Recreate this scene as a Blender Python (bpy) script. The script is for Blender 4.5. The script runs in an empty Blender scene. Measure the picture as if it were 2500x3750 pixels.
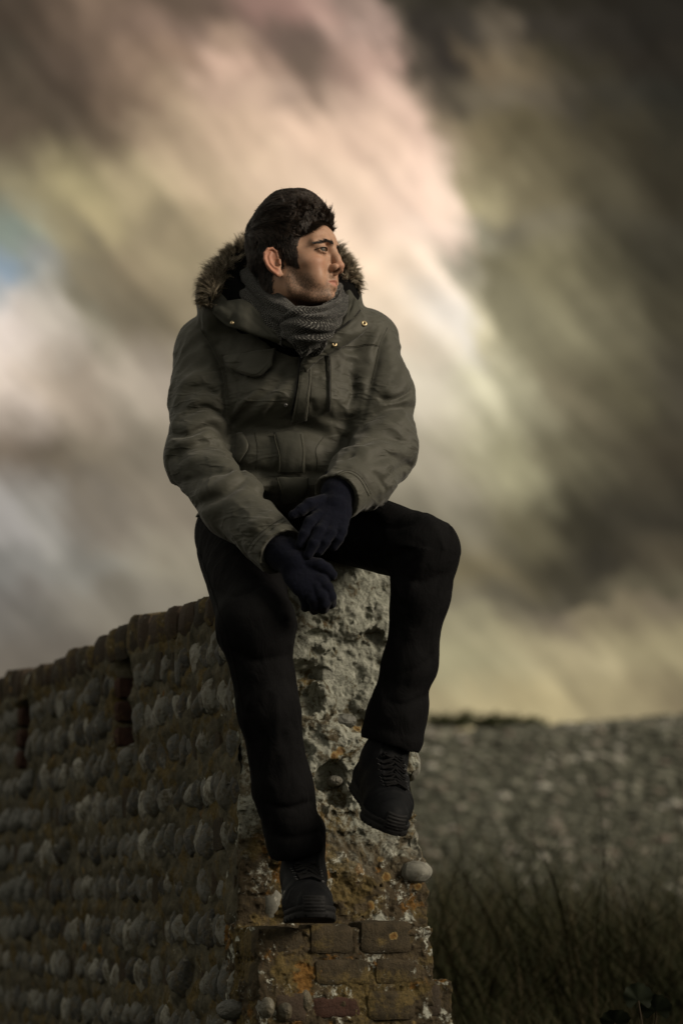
import bpy, math, random
import numpy as np
from mathutils import Vector, Matrix

random.seed(7)
RNG = np.random.default_rng(7)
scene = bpy.context.scene
COL = scene.collection
R = math.radians

# ------------------------------------------------------------------ camera
CAM_Z = 0.55
FPX = 8854.0                       # 85 mm lens on a 36 mm tall frame, in pixels of a 2500 x 3750 picture
TILT = math.atan((3330 - 1875) / FPX)
cam_d = bpy.data.cameras.new('camera')
cam = bpy.data.objects.new('camera', cam_d)
COL.objects.link(cam)
cam_d.sensor_fit = 'VERTICAL'
cam_d.sensor_height = 36.0
cam_d.lens = 85.0
cam_d.clip_start = 0.1
cam_d.clip_end = 6000
cam.location = (0, 0, CAM_Z)
cam.rotation_euler = (R(90) + TILT, 0, 0)
cam_d.dof.use_dof = True
cam_d.dof.focus_distance = 5.16
cam_d.dof.aperture_fstop = 2.7
scene.camera = cam

# ------------------------------------------------------------------ render settings
scene.render.engine = 'CYCLES'
scene.cycles.use_denoising = True
try:
    scene.cycles.denoiser = 'OPENIMAGEDENOISE'
except Exception:
    pass
scene.cycles.max_bounces = 6
scene.cycles.diffuse_bounces = 3
scene.cycles.transparent_max_bounces = 8
vs = scene.view_settings
vs.view_transform = 'Standard'
vs.look = 'None'
vs.gamma = 1.0
vs.exposure = 0.0
vs.use_curve_mapping = False


def ray(px, py):
    """Direction through a point of the 2500 x 3750 picture, scaled so that its y is 1."""
    a, b = (px - 1250) / FPX, (1875 - py) / FPX
    x, y, z = a, math.cos(TILT) - b * math.sin(TILT), math.sin(TILT) + b * math.cos(TILT)
    return np.array([x / y, 1.0, z / y])


def P(px, py, Y):
    """The point of the place that lies Y metres in front of the camera along that direction."""
    return ray(px, py) * Y + np.array([0, 0, CAM_Z])


# ------------------------------------------------------------------ colour and node helpers
def lin(c):
    return tuple((v / 255 / 12.92 if v <= 10 else ((v / 255 + 0.055) / 1.055) ** 2.4) for v in c)


class NT:
    """A short-hand for building node trees."""
    def __init__(s, nt):
        s.nt = nt

    def new(s, t, **kw):
        n = s.nt.nodes.new(t)
        for k, v in kw.items():
            setattr(n, k, v)
        return n

    def put(s, sock, v):
        if hasattr(v, 'is_output') or isinstance(v, bpy.types.NodeSocket):
            s.nt.links.new(v, sock)
        elif v is not None:
            if sock.type == 'RGBA' and len(v) == 3:
                v = (*v, 1)
            sock.default_value = v

    def noise(s, vec, scale, detail=4, rough=0.55, dist=0.0, out=0):
        n = s.new('ShaderNodeTexNoise')
        s.put(n.inputs['Vector'], vec)
        n.inputs['Scale'].default_value = scale
        n.inputs['Detail'].default_value = detail
        n.inputs['Roughness'].default_value = rough
        n.inputs['Distortion'].default_value = dist
        return n.outputs[out]

    def voro(s, vec, scale, feature='F1', rnd=1.0, out='Distance'):
        n = s.new('ShaderNodeTexVoronoi', feature=feature)
        s.put(n.inputs['Vector'], vec)
        n.inputs['Scale'].default_value = scale
        n.inputs['Randomness'].default_value = rnd
        return n.outputs[out]

    def ramp(s, fac, stops, interp='LINEAR'):
        n = s.new('ShaderNodeValToRGB')
        s.put(n.inputs[0], fac)
        cr = n.color_ramp
        cr.interpolation = interp
        while len(cr.elements) < len(stops):
            cr.elements.new(0.5)
        for e, (p, c) in zip(cr.elements, stops):
            e.position = p
            if isinstance(c, (int, float)):
                c = (c, c, c)
            e.color = (*c, 1) if len(c) == 3 else c
        return n.outputs[0]

    def rng(s, v, a, b, c=0.0, d=1.0, kind='SMOOTHSTEP'):
        n = s.new('ShaderNodeMapRange', interpolation_type=kind)
        s.put(n.inputs[0], v)
        for i, q in enumerate((a, b, c, d)):
            s.put(n.inputs[i + 1], q)
        return n.outputs[0]

    def mix(s, fac, a, b, blend='MIX'):
        n = s.new('ShaderNodeMix', data_type='RGBA', blend_type=blend)
        s.put(n.inputs[0], fac)
        s.put(n.inputs[6], a)
        s.put(n.inputs[7], b)
        return n.outputs[2]

    def math(s, op, a, b=None, c=None):
        n = s.new('ShaderNodeMath', operation=op)
        s.put(n.inputs[0], a)
        if b is not None:
            s.put(n.inputs[1], b)
        if c is not None:
            s.put(n.inputs[2], c)
        return n.outputs[0]

    def vmath(s, op, a, b=None):
        n = s.new('ShaderNodeVectorMath', operation=op)
        s.put(n.inputs[0], a)
        if b is not None:
            if op == 'SCALE':
                s.put(n.inputs['Scale'], b)
            else:
                s.put(n.inputs[1], b)
        return n.outputs[0]

    def mapping(s, vec, loc=(0, 0, 0), rot=(0, 0, 0), scale=(1, 1, 1), kind='POINT'):
        n = s.new('ShaderNodeMapping', vector_type=kind)
        s.put(n.inputs[0], vec)
        n.inputs[1].default_value = loc
        n.inputs[2].default_value = rot
        n.inputs[3].default_value = scale
        return n.outputs[0]

    def bump(s, h, strength=0.5, dist=0.01, normal=None):
        n = s.new('ShaderNodeBump')
        n.inputs['Strength'].default_value = strength
        n.inputs['Distance'].default_value = dist
        s.put(n.inputs['Height'], h)
        if normal is not None:
            s.put(n.inputs['Normal'], normal)
        return n.outputs[0]


MATS = {}


def material(name, build=None, color=(0.5, 0.5, 0.5), rough=0.8, spec=0.3, metal=0.0):
    if name in MATS:
        return MATS[name]
    m = bpy.data.materials.new(name)
    m.use_nodes = True
    t = NT(m.node_tree)
    b = m.node_tree.nodes['Principled BSDF']
    b.inputs['Base Color'].default_value = (*color, 1)
    b.inputs['Roughness'].default_value = rough
    b.inputs['Specular IOR Level'].default_value = spec
    b.inputs['Metallic'].default_value = metal
    tc = t.new('ShaderNodeTexCoord')
    if build:
        build(t, b, tc)
    MATS[name] = m
    return m


# ------------------------------------------------------------------ sky and sun
SUN_AZ, SUN_EL = R(115), R(25)       # azimuth measured from the view direction (+Y) to the right (+X)


def build_world():
    w = bpy.data.worlds.new('World')
    scene.world = w
    w.use_nodes = True
    t = NT(w.node_tree)
    w.node_tree.nodes.clear()
    out = t.new('ShaderNodeOutputWorld')
    bg = t.new('ShaderNodeBackground')
    t.nt.links.new(bg.outputs[0], out.inputs[0])
    sky = t.new('ShaderNodeTexSky', sky_type='NISHITA')
    sky.sun_disc = False
    sky.sun_elevation = SUN_EL
    sky.sun_rotation = SUN_AZ
    clear = t.vmath('SCALE', sky.outputs[0], 0.10)
    tc = t.new('ShaderNodeTexCoord')
    sep = t.new('ShaderNodeSeparateXYZ')
    t.put(sep.inputs[0], tc.outputs['Generated'])
    az = t.math('ARCTAN2', sep.outputs[0], sep.outputs[1])
    el = t.math('ARCSINE', sep.outputs[2])
    cb = t.new('ShaderNodeCombineXYZ')
    t.put(cb.inputs[0], t.math('MULTIPLY', az, 57.2958))
    t.put(cb.inputs[1], t.math('MULTIPLY', el, 57.2958))
    deg = cb.outputs[0]                       # azimuth and elevation in degrees
    # wind-drawn warp: billows, and wisps drawn out along the wind
    w1 = t.noise(deg, 0.50, 7, 0.60, out=1)
    w2 = t.noise(t.mapping(deg, rot=(0, 0, R(-48)), scale=(3.4, 0.8, 1), kind='TEXTURE'), 1.0, 5, 0.55, out=1)
    warp = t.vmath('ADD', t.vmath('SCALE', t.vmath('SUBTRACT', w1, (0.5, 0.5, 0.5)), 1.6),
                   t.vmath('SCALE', t.vmath('SUBTRACT', w2, (0.5, 0.5, 0.5)), 1.5))
    wd = t.vmath('ADD', deg, warp)
    # the general overcast deck, everywhere
    deck = t.noise(t.mapping(tc.outputs['Generated'], scale=(1, 1, 2.2)), 2.2, 6, 0.55, 0.6)
    col = t.ramp(deck, [(0.30, lin((104, 101, 91))), (0.5, lin((162, 157, 144))), (0.72, lin((198, 190, 173)))])
    # the bank of cloud in the west, as rows of cloud one above another, slanting with the wind
    sp = t.new('ShaderNodeSeparateXYZ')
    t.put(sp.inputs[0], wd)
    unit_ = 2500 / 1568 / FPX * 57.2958
    west = None
    def elev(dy):
        d = ray(1250, dy * 2500 / 1568)
        return math.degrees(math.asin(d[2] / np.linalg.norm(d)))
    e_mid = elev(800)
    slant = t.math('MULTIPLY_ADD', t.math('SUBTRACT', sp.outputs[1], e_mid), 0.45, sp.outputs[0])
    rows = sorted(SKY_ROWS, key=lambda q: -q[0])
    lo, hi = -24.0, 24.0
    for k, (dy, stops) in enumerate(rows):
        el_k = elev(dy)
        st = []
        for dx, c in stops:
            a_ = (dx - 784) * unit_ + 0.45 * (el_k - e_mid)
            st.append(((a_ - lo) / (hi - lo), lin(c)))
        r_ = t.ramp(t.rng(slant, lo, hi, 0.0, 1.0, 'LINEAR'), st, 'B_SPLINE' if False else 'EASE')
        if west is None:
            west = r_
        else:
            west = t.mix(t.rng(sp.outputs[1], el_prev, el_k), west, r_)
        el_prev = el_k
    f_az = t.rng(t.math('ABSOLUTE', sp.outputs[0]), 9.5, 19.0, 1.0, 0.0)
    f_el = t.rng(sp.outputs[1], 22.0, 44.0, 1.0, 0.0)
    fb = t.rng(sep.outputs[1], -0.1, 0.3)
    in_west = t.math('MULTIPLY', t.math('MULTIPLY', f_az, f_el), fb)
    col = t.mix(in_west, col, west)
    # streaks drawn out by the wind, and soft billows
    sw = t.vmath('ADD', deg, t.vmath('SCALE', warp, 0.4))
    s1 = t.noise(t.mapping(sw, rot=(0, 0, R(-46)), scale=(9.0, 0.9, 1), kind='TEXTURE'), 1.0, 3, 0.5)
    s3 = t.noise(t.mapping(sw, rot=(0, 0, R(-50)), scale=(5.0, 0.35, 1), kind='TEXTURE'), 1.0, 3, 0.5)
    s2 = t.noise(wd, 0.75, 8, 0.64)
    m = t.math('MULTIPLY', t.math('MULTIPLY', t.rng(s1, 0.25, 0.75, 0.76, 1.25, 'LINEAR'), t.rng(s3, 0.25, 0.75, 0.93, 1.07, 'LINEAR')), t.rng(s2, 0.25, 0.75, 0.82, 1.18, 'LINEAR'))
    m = t.math('ADD', 1.0, t.math('MULTIPLY', in_west, t.math('SUBTRACT', m, 1.0)))
    col = t.vmath('SCALE', col, m)
    # a thin place lets the clear sky through
    d = ray(5, 970)
    g = t.new('ShaderNodeTexGradient', gradient_type='SPHERICAL')
    s = 2500 / 1568 / FPX * 57.2958
    t.put(g.inputs[0], t.mapping(wd, (math.degrees(math.atan2(d[0], 1)), math.degrees(math.asin(d[2] / np.linalg.norm(d))), 0),
                                 (0, 0, R(-50)), (85 * s, 42 * s, 1), 'TEXTURE'))
    gaps = t.math('MAXIMUM', t.rng(g.outputs[1], 0, 0.9, 0.0, 0.42), t.math('MULTIPLY', t.rng(deck, 0.66, 0.8, 0.0, 0.35), t.math('SUBTRACT', 1.0, in_west)))
    col = t.mix(gaps, col, clear)
    t.put(bg.inputs[0], col)
    bg.inputs[1].default_value = 1.06


# rows of the western cloud bank: height in the picture, then (position along the row, colour), in 1568ths of the picture's width
SKY_ROWS = [
    (-200, [(0, (90, 78, 65)), (400, (110, 95, 80)), (750, (150, 126, 112)), (950, (90, 80, 70)), (1200, (70, 63, 50)), (1568, (60, 55, 45))]),
    (0, [(0, (72, 62, 52)), (200, (125, 105, 88)), (380, (98, 83, 70)), (500, (105, 88, 76)), (620, (150, 120, 108)), (750, (168, 138, 124)), (825, (150, 128, 115)), (880, (60, 55, 45)), (1000, (50, 46, 38)), (1200, (46, 42, 34)), (1568, (36, 33, 28))]),
    (75, [(0, (70, 60, 50)), (200, (112, 94, 79)), (330, (135, 113, 97)), (450, (124, 104, 90)), (520, (164, 138, 118)), (600, (122, 102, 90)), (690, (112, 95, 84)), (770, (160, 134, 120)), (850, (172, 146, 132)), (905, (92, 82, 71)), (960, (54, 49, 43)), (1090, (58, 53, 46)), (1160, (96, 86, 72)), (1230, (56, 51, 44)), (1568, (38, 35, 30))]),
    (150, [(0, (68, 60, 50)), (150, (92, 78, 66)), (300, (138, 116, 97)), (420, (150, 125, 105)), (520, (203, 171, 149)), (600, (152, 127, 110)), (700, (112, 96, 83)), (800, (168, 140, 124)), (900, (192, 160, 143)), (955, (84, 75, 64)), (1050, (52, 47, 42)), (1130, (102, 89, 70)), (1200, (112, 99, 78)), (1300, (60, 55, 43)), (1500, (42, 38, 32))]),
    (225, [(0, (80, 70, 58)), (120, (78, 67, 56)), (250, (110, 93, 77)), (350, (150, 128, 106)), (500, (188, 160, 138)), (580, (196, 168, 145)), (650, (166, 142, 124)), (710, (140, 119, 103)), (780, (198, 170, 148)), (920, (216, 184, 163)), (990, (150, 131, 112)), (1030, (84, 76, 63)), (1150, (110, 100, 82)), (1250, (94, 85, 70)), (1400, (58, 54, 45)), (1550, (43, 41, 35))]),
    (300, [(0, (92, 80, 66)), (100, (80, 70, 58)), (250, (102, 88, 72)), (350, (162, 141, 116)), (500, (196, 169, 143)), (700, (214, 184, 159)), (850, (220, 189, 165)), (960, (226, 193, 171)), (1010, (165, 145, 122)), (1100, (122, 110, 84)), (1200, (95, 86, 65)), (1400, (70, 64, 50)), (1550, (46, 43, 35))]),
    (450, [(0, (120, 112, 90)), (150, (166, 153, 116)), (300, (168, 152, 120)), (450, (194, 171, 141)), (800, (224, 196, 170)), (1000, (248, 216, 192)), (1060, (246, 219, 195)), (1105, (172, 160, 125)), (1250, (110, 101, 78)), (1400, (80, 74, 58)), (1550, (58, 53, 42))]),
    (520, [(0, (132, 140, 128)), (150, (150, 138, 108)), (200, (164, 150, 114)), (330, (148, 134, 107)), (450, (166, 148, 119)), (830, (230, 203, 177)), (1010, (246, 219, 197)), (1060, (230, 208, 186)), (1100, (146, 139, 117)), (1180, (116, 109, 90)), (1250, (122, 114, 93)), (1400, (86, 80, 64)), (1550, (59, 55, 45))]),
    (600, [(0, (150, 160, 162)), (70, (150, 148, 138)), (150, (126, 117, 96)), (300, (138, 124, 99)), (420, (150, 136, 108)), (850, (235, 209, 180)), (985, (246, 224, 200)), (1030, (165, 156, 137)), (1100, (120, 113, 89)), (1250, (132, 124, 96)), (1400, (92, 86, 67)), (1550, (62, 58, 47))]),
    (750, [(0, (222, 207, 194)), (100, (203, 191, 175)), (200, (140, 132, 112)), (300, (118, 108, 89)), (400, (130, 118, 95)), (900, (239, 218, 191)), (1055, (243, 232, 216)), (1095, (203, 192, 160)), (1160, (136, 129, 103)), (1300, (132, 125, 99)), (1450, (96, 90, 71)), (1560, (70, 65, 51))]),
    (900, [(0, (207, 191, 175)), (150, (165, 150, 132)), (300, (176, 163, 145)), (370, (168, 155, 138)), (980, (219, 207, 184)), (1090, (224, 215, 182)), (1180, (170, 163, 134)), (1300, (116, 108, 86)), (1450, (90, 84, 65)), (1560, (66, 61, 50))]),
    (1050, [(0, (118, 106, 92)), (100, (102, 92, 78)), (200, (118, 108, 92)), (340, (137, 127, 110)), (1000, (172, 162, 140)), (1100, (168, 160, 131)), (1200, (160, 153, 122)), (1300, (100, 94, 74)), (1450, (75, 69, 55)), (1550, (66, 60, 48))]),
    (1200, [(0, (156, 151, 145)), (100, (154, 149, 140)), (200, (118, 110, 98)), (400, (132, 122, 106)), (1070, (125, 118, 100)), (1200, (106, 99, 77)), (1350, (58, 54, 43)), (1500, (54, 50, 41))]),
    (1300, [(0, (124, 121, 115)), (200, (132, 128, 118)), (400, (142, 134, 116)), (1100, (120, 110, 85)), (1250, (68, 63, 50)), (1400, (56, 52, 43)), (1550, (76, 69, 55))]),
    (1370, [(0, (116, 111, 104)), (300, (128, 121, 107)), (1080, (130, 122, 100)), (1200, (96, 89, 73)), (1300, (70, 65, 53)), (1420, (92, 85, 68)), (1550, (90, 84, 67))]),
    (1400, [(0, (114, 109, 101)), (300, (126, 119, 105)), (1080, (144, 136, 109)), (1250, (112, 102, 85)), (1350, (128, 117, 93)), (1450, (110, 100, 80)), (1550, (110, 100, 82))]),
    (1500, [(100, (106, 99, 89)), (700, (130, 122, 104)), (1060, (154, 146, 115)), (1300, (172, 159, 125)), (1500, (148, 137, 106))]),
    (1620, [(100, (108, 100, 88)), (700, (140, 130, 106)), (1050, (172, 158, 122)), (1200, (178, 163, 124)), (1400, (156, 143, 110)), (1560, (124, 112, 87))]),
]
build_world()
sun_d = bpy.data.lights.new('sun', 'SUN')
sun_d.energy = 3.0
sun_d.angle = R(24)
sun_d.color = (1.0, 0.86, 0.68)
sun = bpy.data.objects.new('sun', sun_d)
COL.objects.link(sun)
sd = Vector((math.sin(SUN_AZ) * math.cos(SUN_EL), math.cos(SUN_AZ) * math.cos(SUN_EL), math.sin(SUN_EL)))
sun.rotation_euler = sd.to_track_quat('Z', 'Y').to_euler()
sun.location = (6, -6, 6)


# ------------------------------------------------------------------ objects
def mesh_obj(name, verts, faces, mat=None, parent=None, smooth=True, uv=None):
    me = bpy.data.meshes.new(name)
    verts = np.asarray(verts, dtype=np.float32)
    if isinstance(faces, np.ndarray) and faces.ndim == 2:
        n, k = faces.shape
        me.vertices.add(len(verts))
        me.vertices.foreach_set('co', verts.ravel())
        me.loops.add(n * k)
        me.loops.foreach_set('vertex_index', faces.astype(np.int32).ravel())
        me.polygons.add(n)
        me.polygons.foreach_set('loop_start', np.arange(0, n * k, k, dtype=np.int32))
        me.polygons.foreach_set('loop_total', np.full(n, k, dtype=np.int32))
        me.update(calc_edges=True)
    else:
        me.from_pydata([tuple(map(float, v)) for v in verts], [], [tuple(map(int, f)) for f in faces])
        me.update()
    if uv is not None:
        l = me.uv_layers.new(name='uv')
        idx = np.empty(len(me.loops), dtype=np.int32)
        me.loops.foreach_get('vertex_index', idx)
        l.data.foreach_set('uv', np.asarray(uv, dtype=np.float32)[idx].ravel())
    me.polygons.foreach_set('use_smooth', np.full(len(me.polygons), smooth, dtype=bool))
    return link(name, me, mat, parent)


def link(name, me, mat=None, parent=None):
    o = bpy.data.objects.new(name, me)
    COL.objects.link(o)
    if mat is not None and len(me.materials) == 0:
        me.materials.append(mat)
    if parent is not None:
        o.parent = parent
        o.matrix_parent_inverse = Matrix.Translation(parent.location).inverted() if parent.location.length else Matrix()
    return o


def tag(o, label=None, cat=None, group=None, kind=None):
    for k, v in (('label', label), ('category', cat), ('group', group), ('kind', kind)):
        if v:
            o[k] = v
    return o


def empty(name, loc=(0, 0, 0)):
    o = bpy.data.objects.new(name, None)
    COL.objects.link(o)
    o.location = loc
    o.empty_display_size = 0.1
    return o


# ------------------------------------------------------------------ noise
def _h(ix, iy, iz, seed):
    n = (ix * 374761393 + iy * 668265263 + iz * 2147483647 + seed * 974634777) & 0xFFFFFFFF
    n = ((n ^ (n >> 13)) * 1274126177) & 0xFFFFFFFF
    n = ((n ^ (n >> 16)) * 2246822519) & 0xFFFFFFFF
    return ((n >> 8) & 0xFFFF).astype(np.float32) / 65535.0


def vnoise(x, y, z, seed=0):
    """Smooth value noise in 0..1 at arrays of points."""
    x, y, z = np.broadcast_arrays(np.float32(x), np.float32(y), np.float32(z))
    fx, fy, fz = np.floor(x), np.floor(y), np.floor(z)
    ix, iy, iz = fx.astype(np.int64), fy.astype(np.int64), fz.astype(np.int64)
    tx, ty, tz = x - fx, y - fy, z - fz
    tx, ty, tz = (t * t * t * (t * (t * 6 - 15) + 10) for t in (tx, ty, tz))
    r = 0
    for dx in (0, 1):
        for dy in (0, 1):
            for dz in (0, 1):
                w = (tx if dx else 1 - tx) * (ty if dy else 1 - ty) * (tz if dz else 1 - tz)
                r = r + w * _h(ix + dx, iy + dy, iz + dz, seed)
    return r


def fbm(x, y, z, oct=4, gain=0.5, seed=0):
    r, a, s = 0, 1.0, 0
    for i in range(oct):
        r = r + a * (vnoise(x * 2 ** i, y * 2 ** i, z * 2 ** i, seed + i) - 0.5)
        s += a
        a *= gain
    return r / s


# ------------------------------------------------------------------ shapes grown on a grid of distances
def seg_dist(X, Y, Z, a, b):
    a, b = np.float32(a), np.float32(b)
    d = b - a
    L = float(d @ d) + 1e-12
    px, py, pz = X - a[0], Y - a[1], Z - a[2]
    t = np.clip((px * d[0] + py * d[1] + pz * d[2]) / L, 0, 1)
    return np.sqrt((px - t * d[0]) ** 2 + (py - t * d[1]) ** 2 + (pz - t * d[2]) ** 2), t


class Fld:
    def __init__(s, xs, ys, zs):
        s.xs, s.ys, s.zs = (np.float32(v) for v in (xs, ys, zs))
        s.F = np.full((len(xs), len(ys), len(zs)), 1.0, dtype=np.float32)

    @staticmethod
    def box(lo, hi, h):
        return Fld(*[np.arange(lo[i], hi[i] + h, h) for i in range(3)])

    def sub(s, lo, hi):
        sl = []
        for v, a, b in zip((s.xs, s.ys, s.zs), lo, hi):
            i, j = np.searchsorted(v, a), np.searchsorted(v, b)
            sl.append(slice(i, max(j, i)))
        if min(q.stop - q.start for q in sl) <= 0:
            return None
        return tuple(sl), s.xs[sl[0]][:, None, None], s.ys[sl[1]][None, :, None], s.zs[sl[2]][None, None, :]

    def put(s, sl, d, k=0.0, op='u'):
        a = s.F[sl]
        if op == 'u':
            if k <= 0:
                r = np.minimum(a, d)
            else:
                h = np.clip(0.5 + 0.5 * (a - d) / k, 0, 1)
                r = a * (1 - h) + d * h - k * h * (1 - h)
        elif op == 's':
            d = -d
            if k <= 0:
                r = np.maximum(a, d)
            else:
                h = np.clip(0.5 - 0.5 * (a - d) / k, 0, 1)
                r = a * (1 - h) + d * h + k * h * (1 - h)
        else:
            r = np.maximum(a, d)
        s.F[sl] = r

    def cone(s, a, b, ra, rb, k=0.0, op='u', flat=None):
        """A tapered capsule from a to b."""
        a, b = np.asarray(a, float), np.asarray(b, float)
        m = max(ra, rb) + k + 0.012
        g = s.sub(np.minimum(a, b) - m, np.maximum(a, b) + m)
        if g is None:
            return
        sl, X, Y, Z = g
        d, t = seg_dist(X, Y, Z, a, b)
        s.put(sl, d - (ra + (rb - ra) * t), k, op)

    def chain(s, pts, rad, k=0.0, op='u'):
        for i in range(len(pts) - 1):
            s.cone(pts[i], pts[i + 1], rad[i], rad[i + 1], k, op)

    def ell(s, c, r, M=None, k=0.0, op='u', m=0.0):
        """An ellipsoid; the columns of M are its axes."""
        c = np.asarray(c, float)
        r = np.asarray(r, float)
        M = np.eye(3) if M is None else np.asarray(M)
        ext = np.sqrt(((M * r) ** 2).sum(1)) + k + 0.012 + m
        g = s.sub(c - ext, c + ext)
        if g is None:
            return
        sl, X, Y, Z = g
        x, y, z = X - c[0], Y - c[1], Z - c[2]
        q = [x * M[0, i] + y * M[1, i] + z * M[2, i] for i in range(3)]
        k0 = np.sqrt(sum((q[i] / r[i]) ** 2 for i in range(3)))
        k1 = np.sqrt(sum((q[i] / r[i] ** 2) ** 2 for i in range(3))) + 1e-6
        s.put(sl, k0 * (k0 - 1) / k1, k, op)

    def ridge(s, pts, amp, w, taper=True, power=2.0):
        """Raise (amp > 0) or sink the surface along a line of points."""
        pts = np.asarray(pts, float)
        m = w * 2.6
        g = s.sub(pts.min(0) - m, pts.max(0) + m)
        if g is None:
            return
        sl, X, Y, Z = g
        best, u = None, None
        n = len(pts) - 1
        for i in range(n):
            d, t = seg_dist(X, Y, Z, pts[i], pts[i + 1])
            if best is None:
                best, u = d, (i + t) / n
            else:
                c = d < best
                u = np.where(c, (i + t) / n, u)
                best = np.minimum(best, d)
        e = np.exp(-(best / w) ** power)
        if taper:
            e = e * np.clip(np.minimum(u, 1 - u) * 4 + 0.15, 0, 1)
        s.F[sl] -= np.float32(amp) * e

    def near(s, w):
        i = np.nonzero(np.abs(s.F) < w)
        return i, s.xs[i[0]], s.ys[i[1]], s.zs[i[2]]

    def sample(s, p):
        p = np.asarray(p, np.float32)
        ix, f = [], []
        for v, q in zip((s.xs, s.ys, s.zs), p.T):
            i = np.clip(np.searchsorted(v, q) - 1, 0, len(v) - 2)
            ix.append(i)
            f.append(np.clip((q - v[i]) / (v[i + 1] - v[i]), 0, 1))
        r = 0
        for dx in (0, 1):
            for dy in (0, 1):
                for dz in (0, 1):
                    w = (f[0] if dx else 1 - f[0]) * (f[1] if dy else 1 - f[1]) * (f[2] if dz else 1 - f[2])
                    r = r + w * s.F[ix[0] + dx, ix[1] + dy, ix[2] + dz]
        return r

    def grad(s, p, h=0.004):
        p = np.asarray(p, np.float32)
        g = np.stack([s.sample(p + e) - s.sample(p - e) for e in np.eye(3, dtype=np.float32) * h], 1)
        return g / (np.linalg.norm(g, axis=1, keepdims=True) + 1e-9)

    def cast(s, px, py, step=0.002):
        """First surface points along the sight lines through picture points."""
        rays = np.array([ray(a, b) for a, b in zip(np.ravel(px), np.ravel(py))])
        ys = np.arange(s.ys[0], s.ys[-1], step)
        o = np.array([0, 0, CAM_Z])
        pts = o + rays[:, None, :] * ys[None, :, None]
        v = s.sample(pts.reshape(-1, 3)).reshape(len(rays), len(ys))
        hit = v < 0
        k = np.where(hit.any(1), hit.argmax(1), -1)
        res = []
        good = [i for i in range(len(k)) if k[i] > 0]
        for i in range(len(k)):
            if k[i] > 0:
                v0, v1 = v[i, k[i] - 1], v[i, k[i]]
                y = ys[k[i] - 1] + step * v0 / (v0 - v1)
            elif good:
                j = min(good, key=lambda q: abs(q - i))
                y = ys[k[j]]
            else:
                y = 5.2
            res.append(o + rays[i] * y)
        return np.array(res)

    def mesh(s):
        """Surface nets."""
        F = s.F
        ins = F < 0
        nx, ny, nz = F.shape
        c = np.zeros((nx - 1, ny - 1, nz - 1), np.uint8)
        for dx in (0, 1):
            for dy in (0, 1):
                for dz in (0, 1):
                    c += ins[dx:nx - 1 + dx, dy:ny - 1 + dy, dz:nz - 1 + dz]
        act = (c > 0) & (c < 8)
        I, J, K = np.nonzero(act)
        n = len(I)
        acc = np.zeros((n, 3), np.float64)
        cnt = np.zeros(n)
        cs = [(a, b, d) for a in (0, 1) for b in (0, 1) for d in (0, 1)]
        for p in cs:
            for ax in range(3):
                if p[ax]:
                    continue
                q = list(p)
                q[ax] = 1
                f0 = F[I + p[0], J + p[1], K + p[2]]
                f1 = F[I + q[0], J + q[1], K + q[2]]
                m = (f0 < 0) != (f1 < 0)
                t = np.where(m, f0 / np.where(m, f0 - f1, 1), 0)
                a = np.stack([s.xs[I + p[0]], s.ys[J + p[1]], s.zs[K + p[2]]], 1)
                b = np.stack([s.xs[I + q[0]], s.ys[J + q[1]], s.zs[K + q[2]]], 1)
                acc += np.where(m[:, None], a + (b - a) * t[:, None], 0)
                cnt += m
        V = acc / np.maximum(cnt, 1)[:, None]
        idx = np.full(act.shape, -1, np.int32)
        idx[I, J, K] = np.arange(n)
        quads = []
        for ax in range(3):
            a = [slice(None)] * 3
            b = [slice(None)] * 3
            a[ax], b[ax] = slice(0, -1), slice(1, None)
            A, B = ins[tuple(a)], ins[tuple(b)]
            e = np.stack(np.nonzero(A != B), 1)
            o1, o2 = (ax + 1) % 3, (ax + 2) % 3
            ok = (e[:, o1] > 0) & (e[:, o2] > 0) & (e[:, o1] < F.shape[o1] - 1) & (e[:, o2] < F.shape[o2] - 1)
            e = e[ok]
            fl = A[tuple(e.T)]
            q = []
            for d1, d2 in ((1, 1), (0, 1), (0, 0), (1, 0)):
                c2 = e.copy()
                c2[:, o1] -= d1
                c2[:, o2] -= d2
                q.append(idx[tuple(c2.T)])
            q = np.stack(q, 1)
            q[~fl] = q[~fl][:, ::-1]
            quads.append(q)
        Q = np.concatenate(quads)
        return V, Q[(Q >= 0).all(1)]


def sst(t):
    t = np.clip(t, 0, 1)
    return t * t * (3 - 2 * t)


def unit(v):
    v = np.asarray(v, float)
    return v / (np.linalg.norm(v) + 1e-12)


def spline(pts, n):
    """Catmull-Rom through points (any dimension)."""
    p = np.asarray(pts, float)
    p = np.vstack([2 * p[0] - p[1], p, 2 * p[-1] - p[-2]])
    m = len(p) - 3
    out = []
    for u in np.linspace(0, m, n):
        i = min(int(u), m - 1)
        t = u - i
        a, b, c, d = p[i:i + 4]
        out.append(0.5 * (2 * b + (c - a) * t + (2 * a - 5 * b + 4 * c - d) * t * t + (3 * b - a - 3 * c + d) * t ** 3))
    return np.array(out)


def grid_faces(nu, nv, close_u=False):
    f = []
    for i in range(nu if close_u else nu - 1):
        for j in range(nv - 1):
            a, b = i * nv + j, ((i + 1) % nu) * nv + j
            f.append((a, b, b + 1, a + 1))
    return np.array(f, np.int32)


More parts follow.
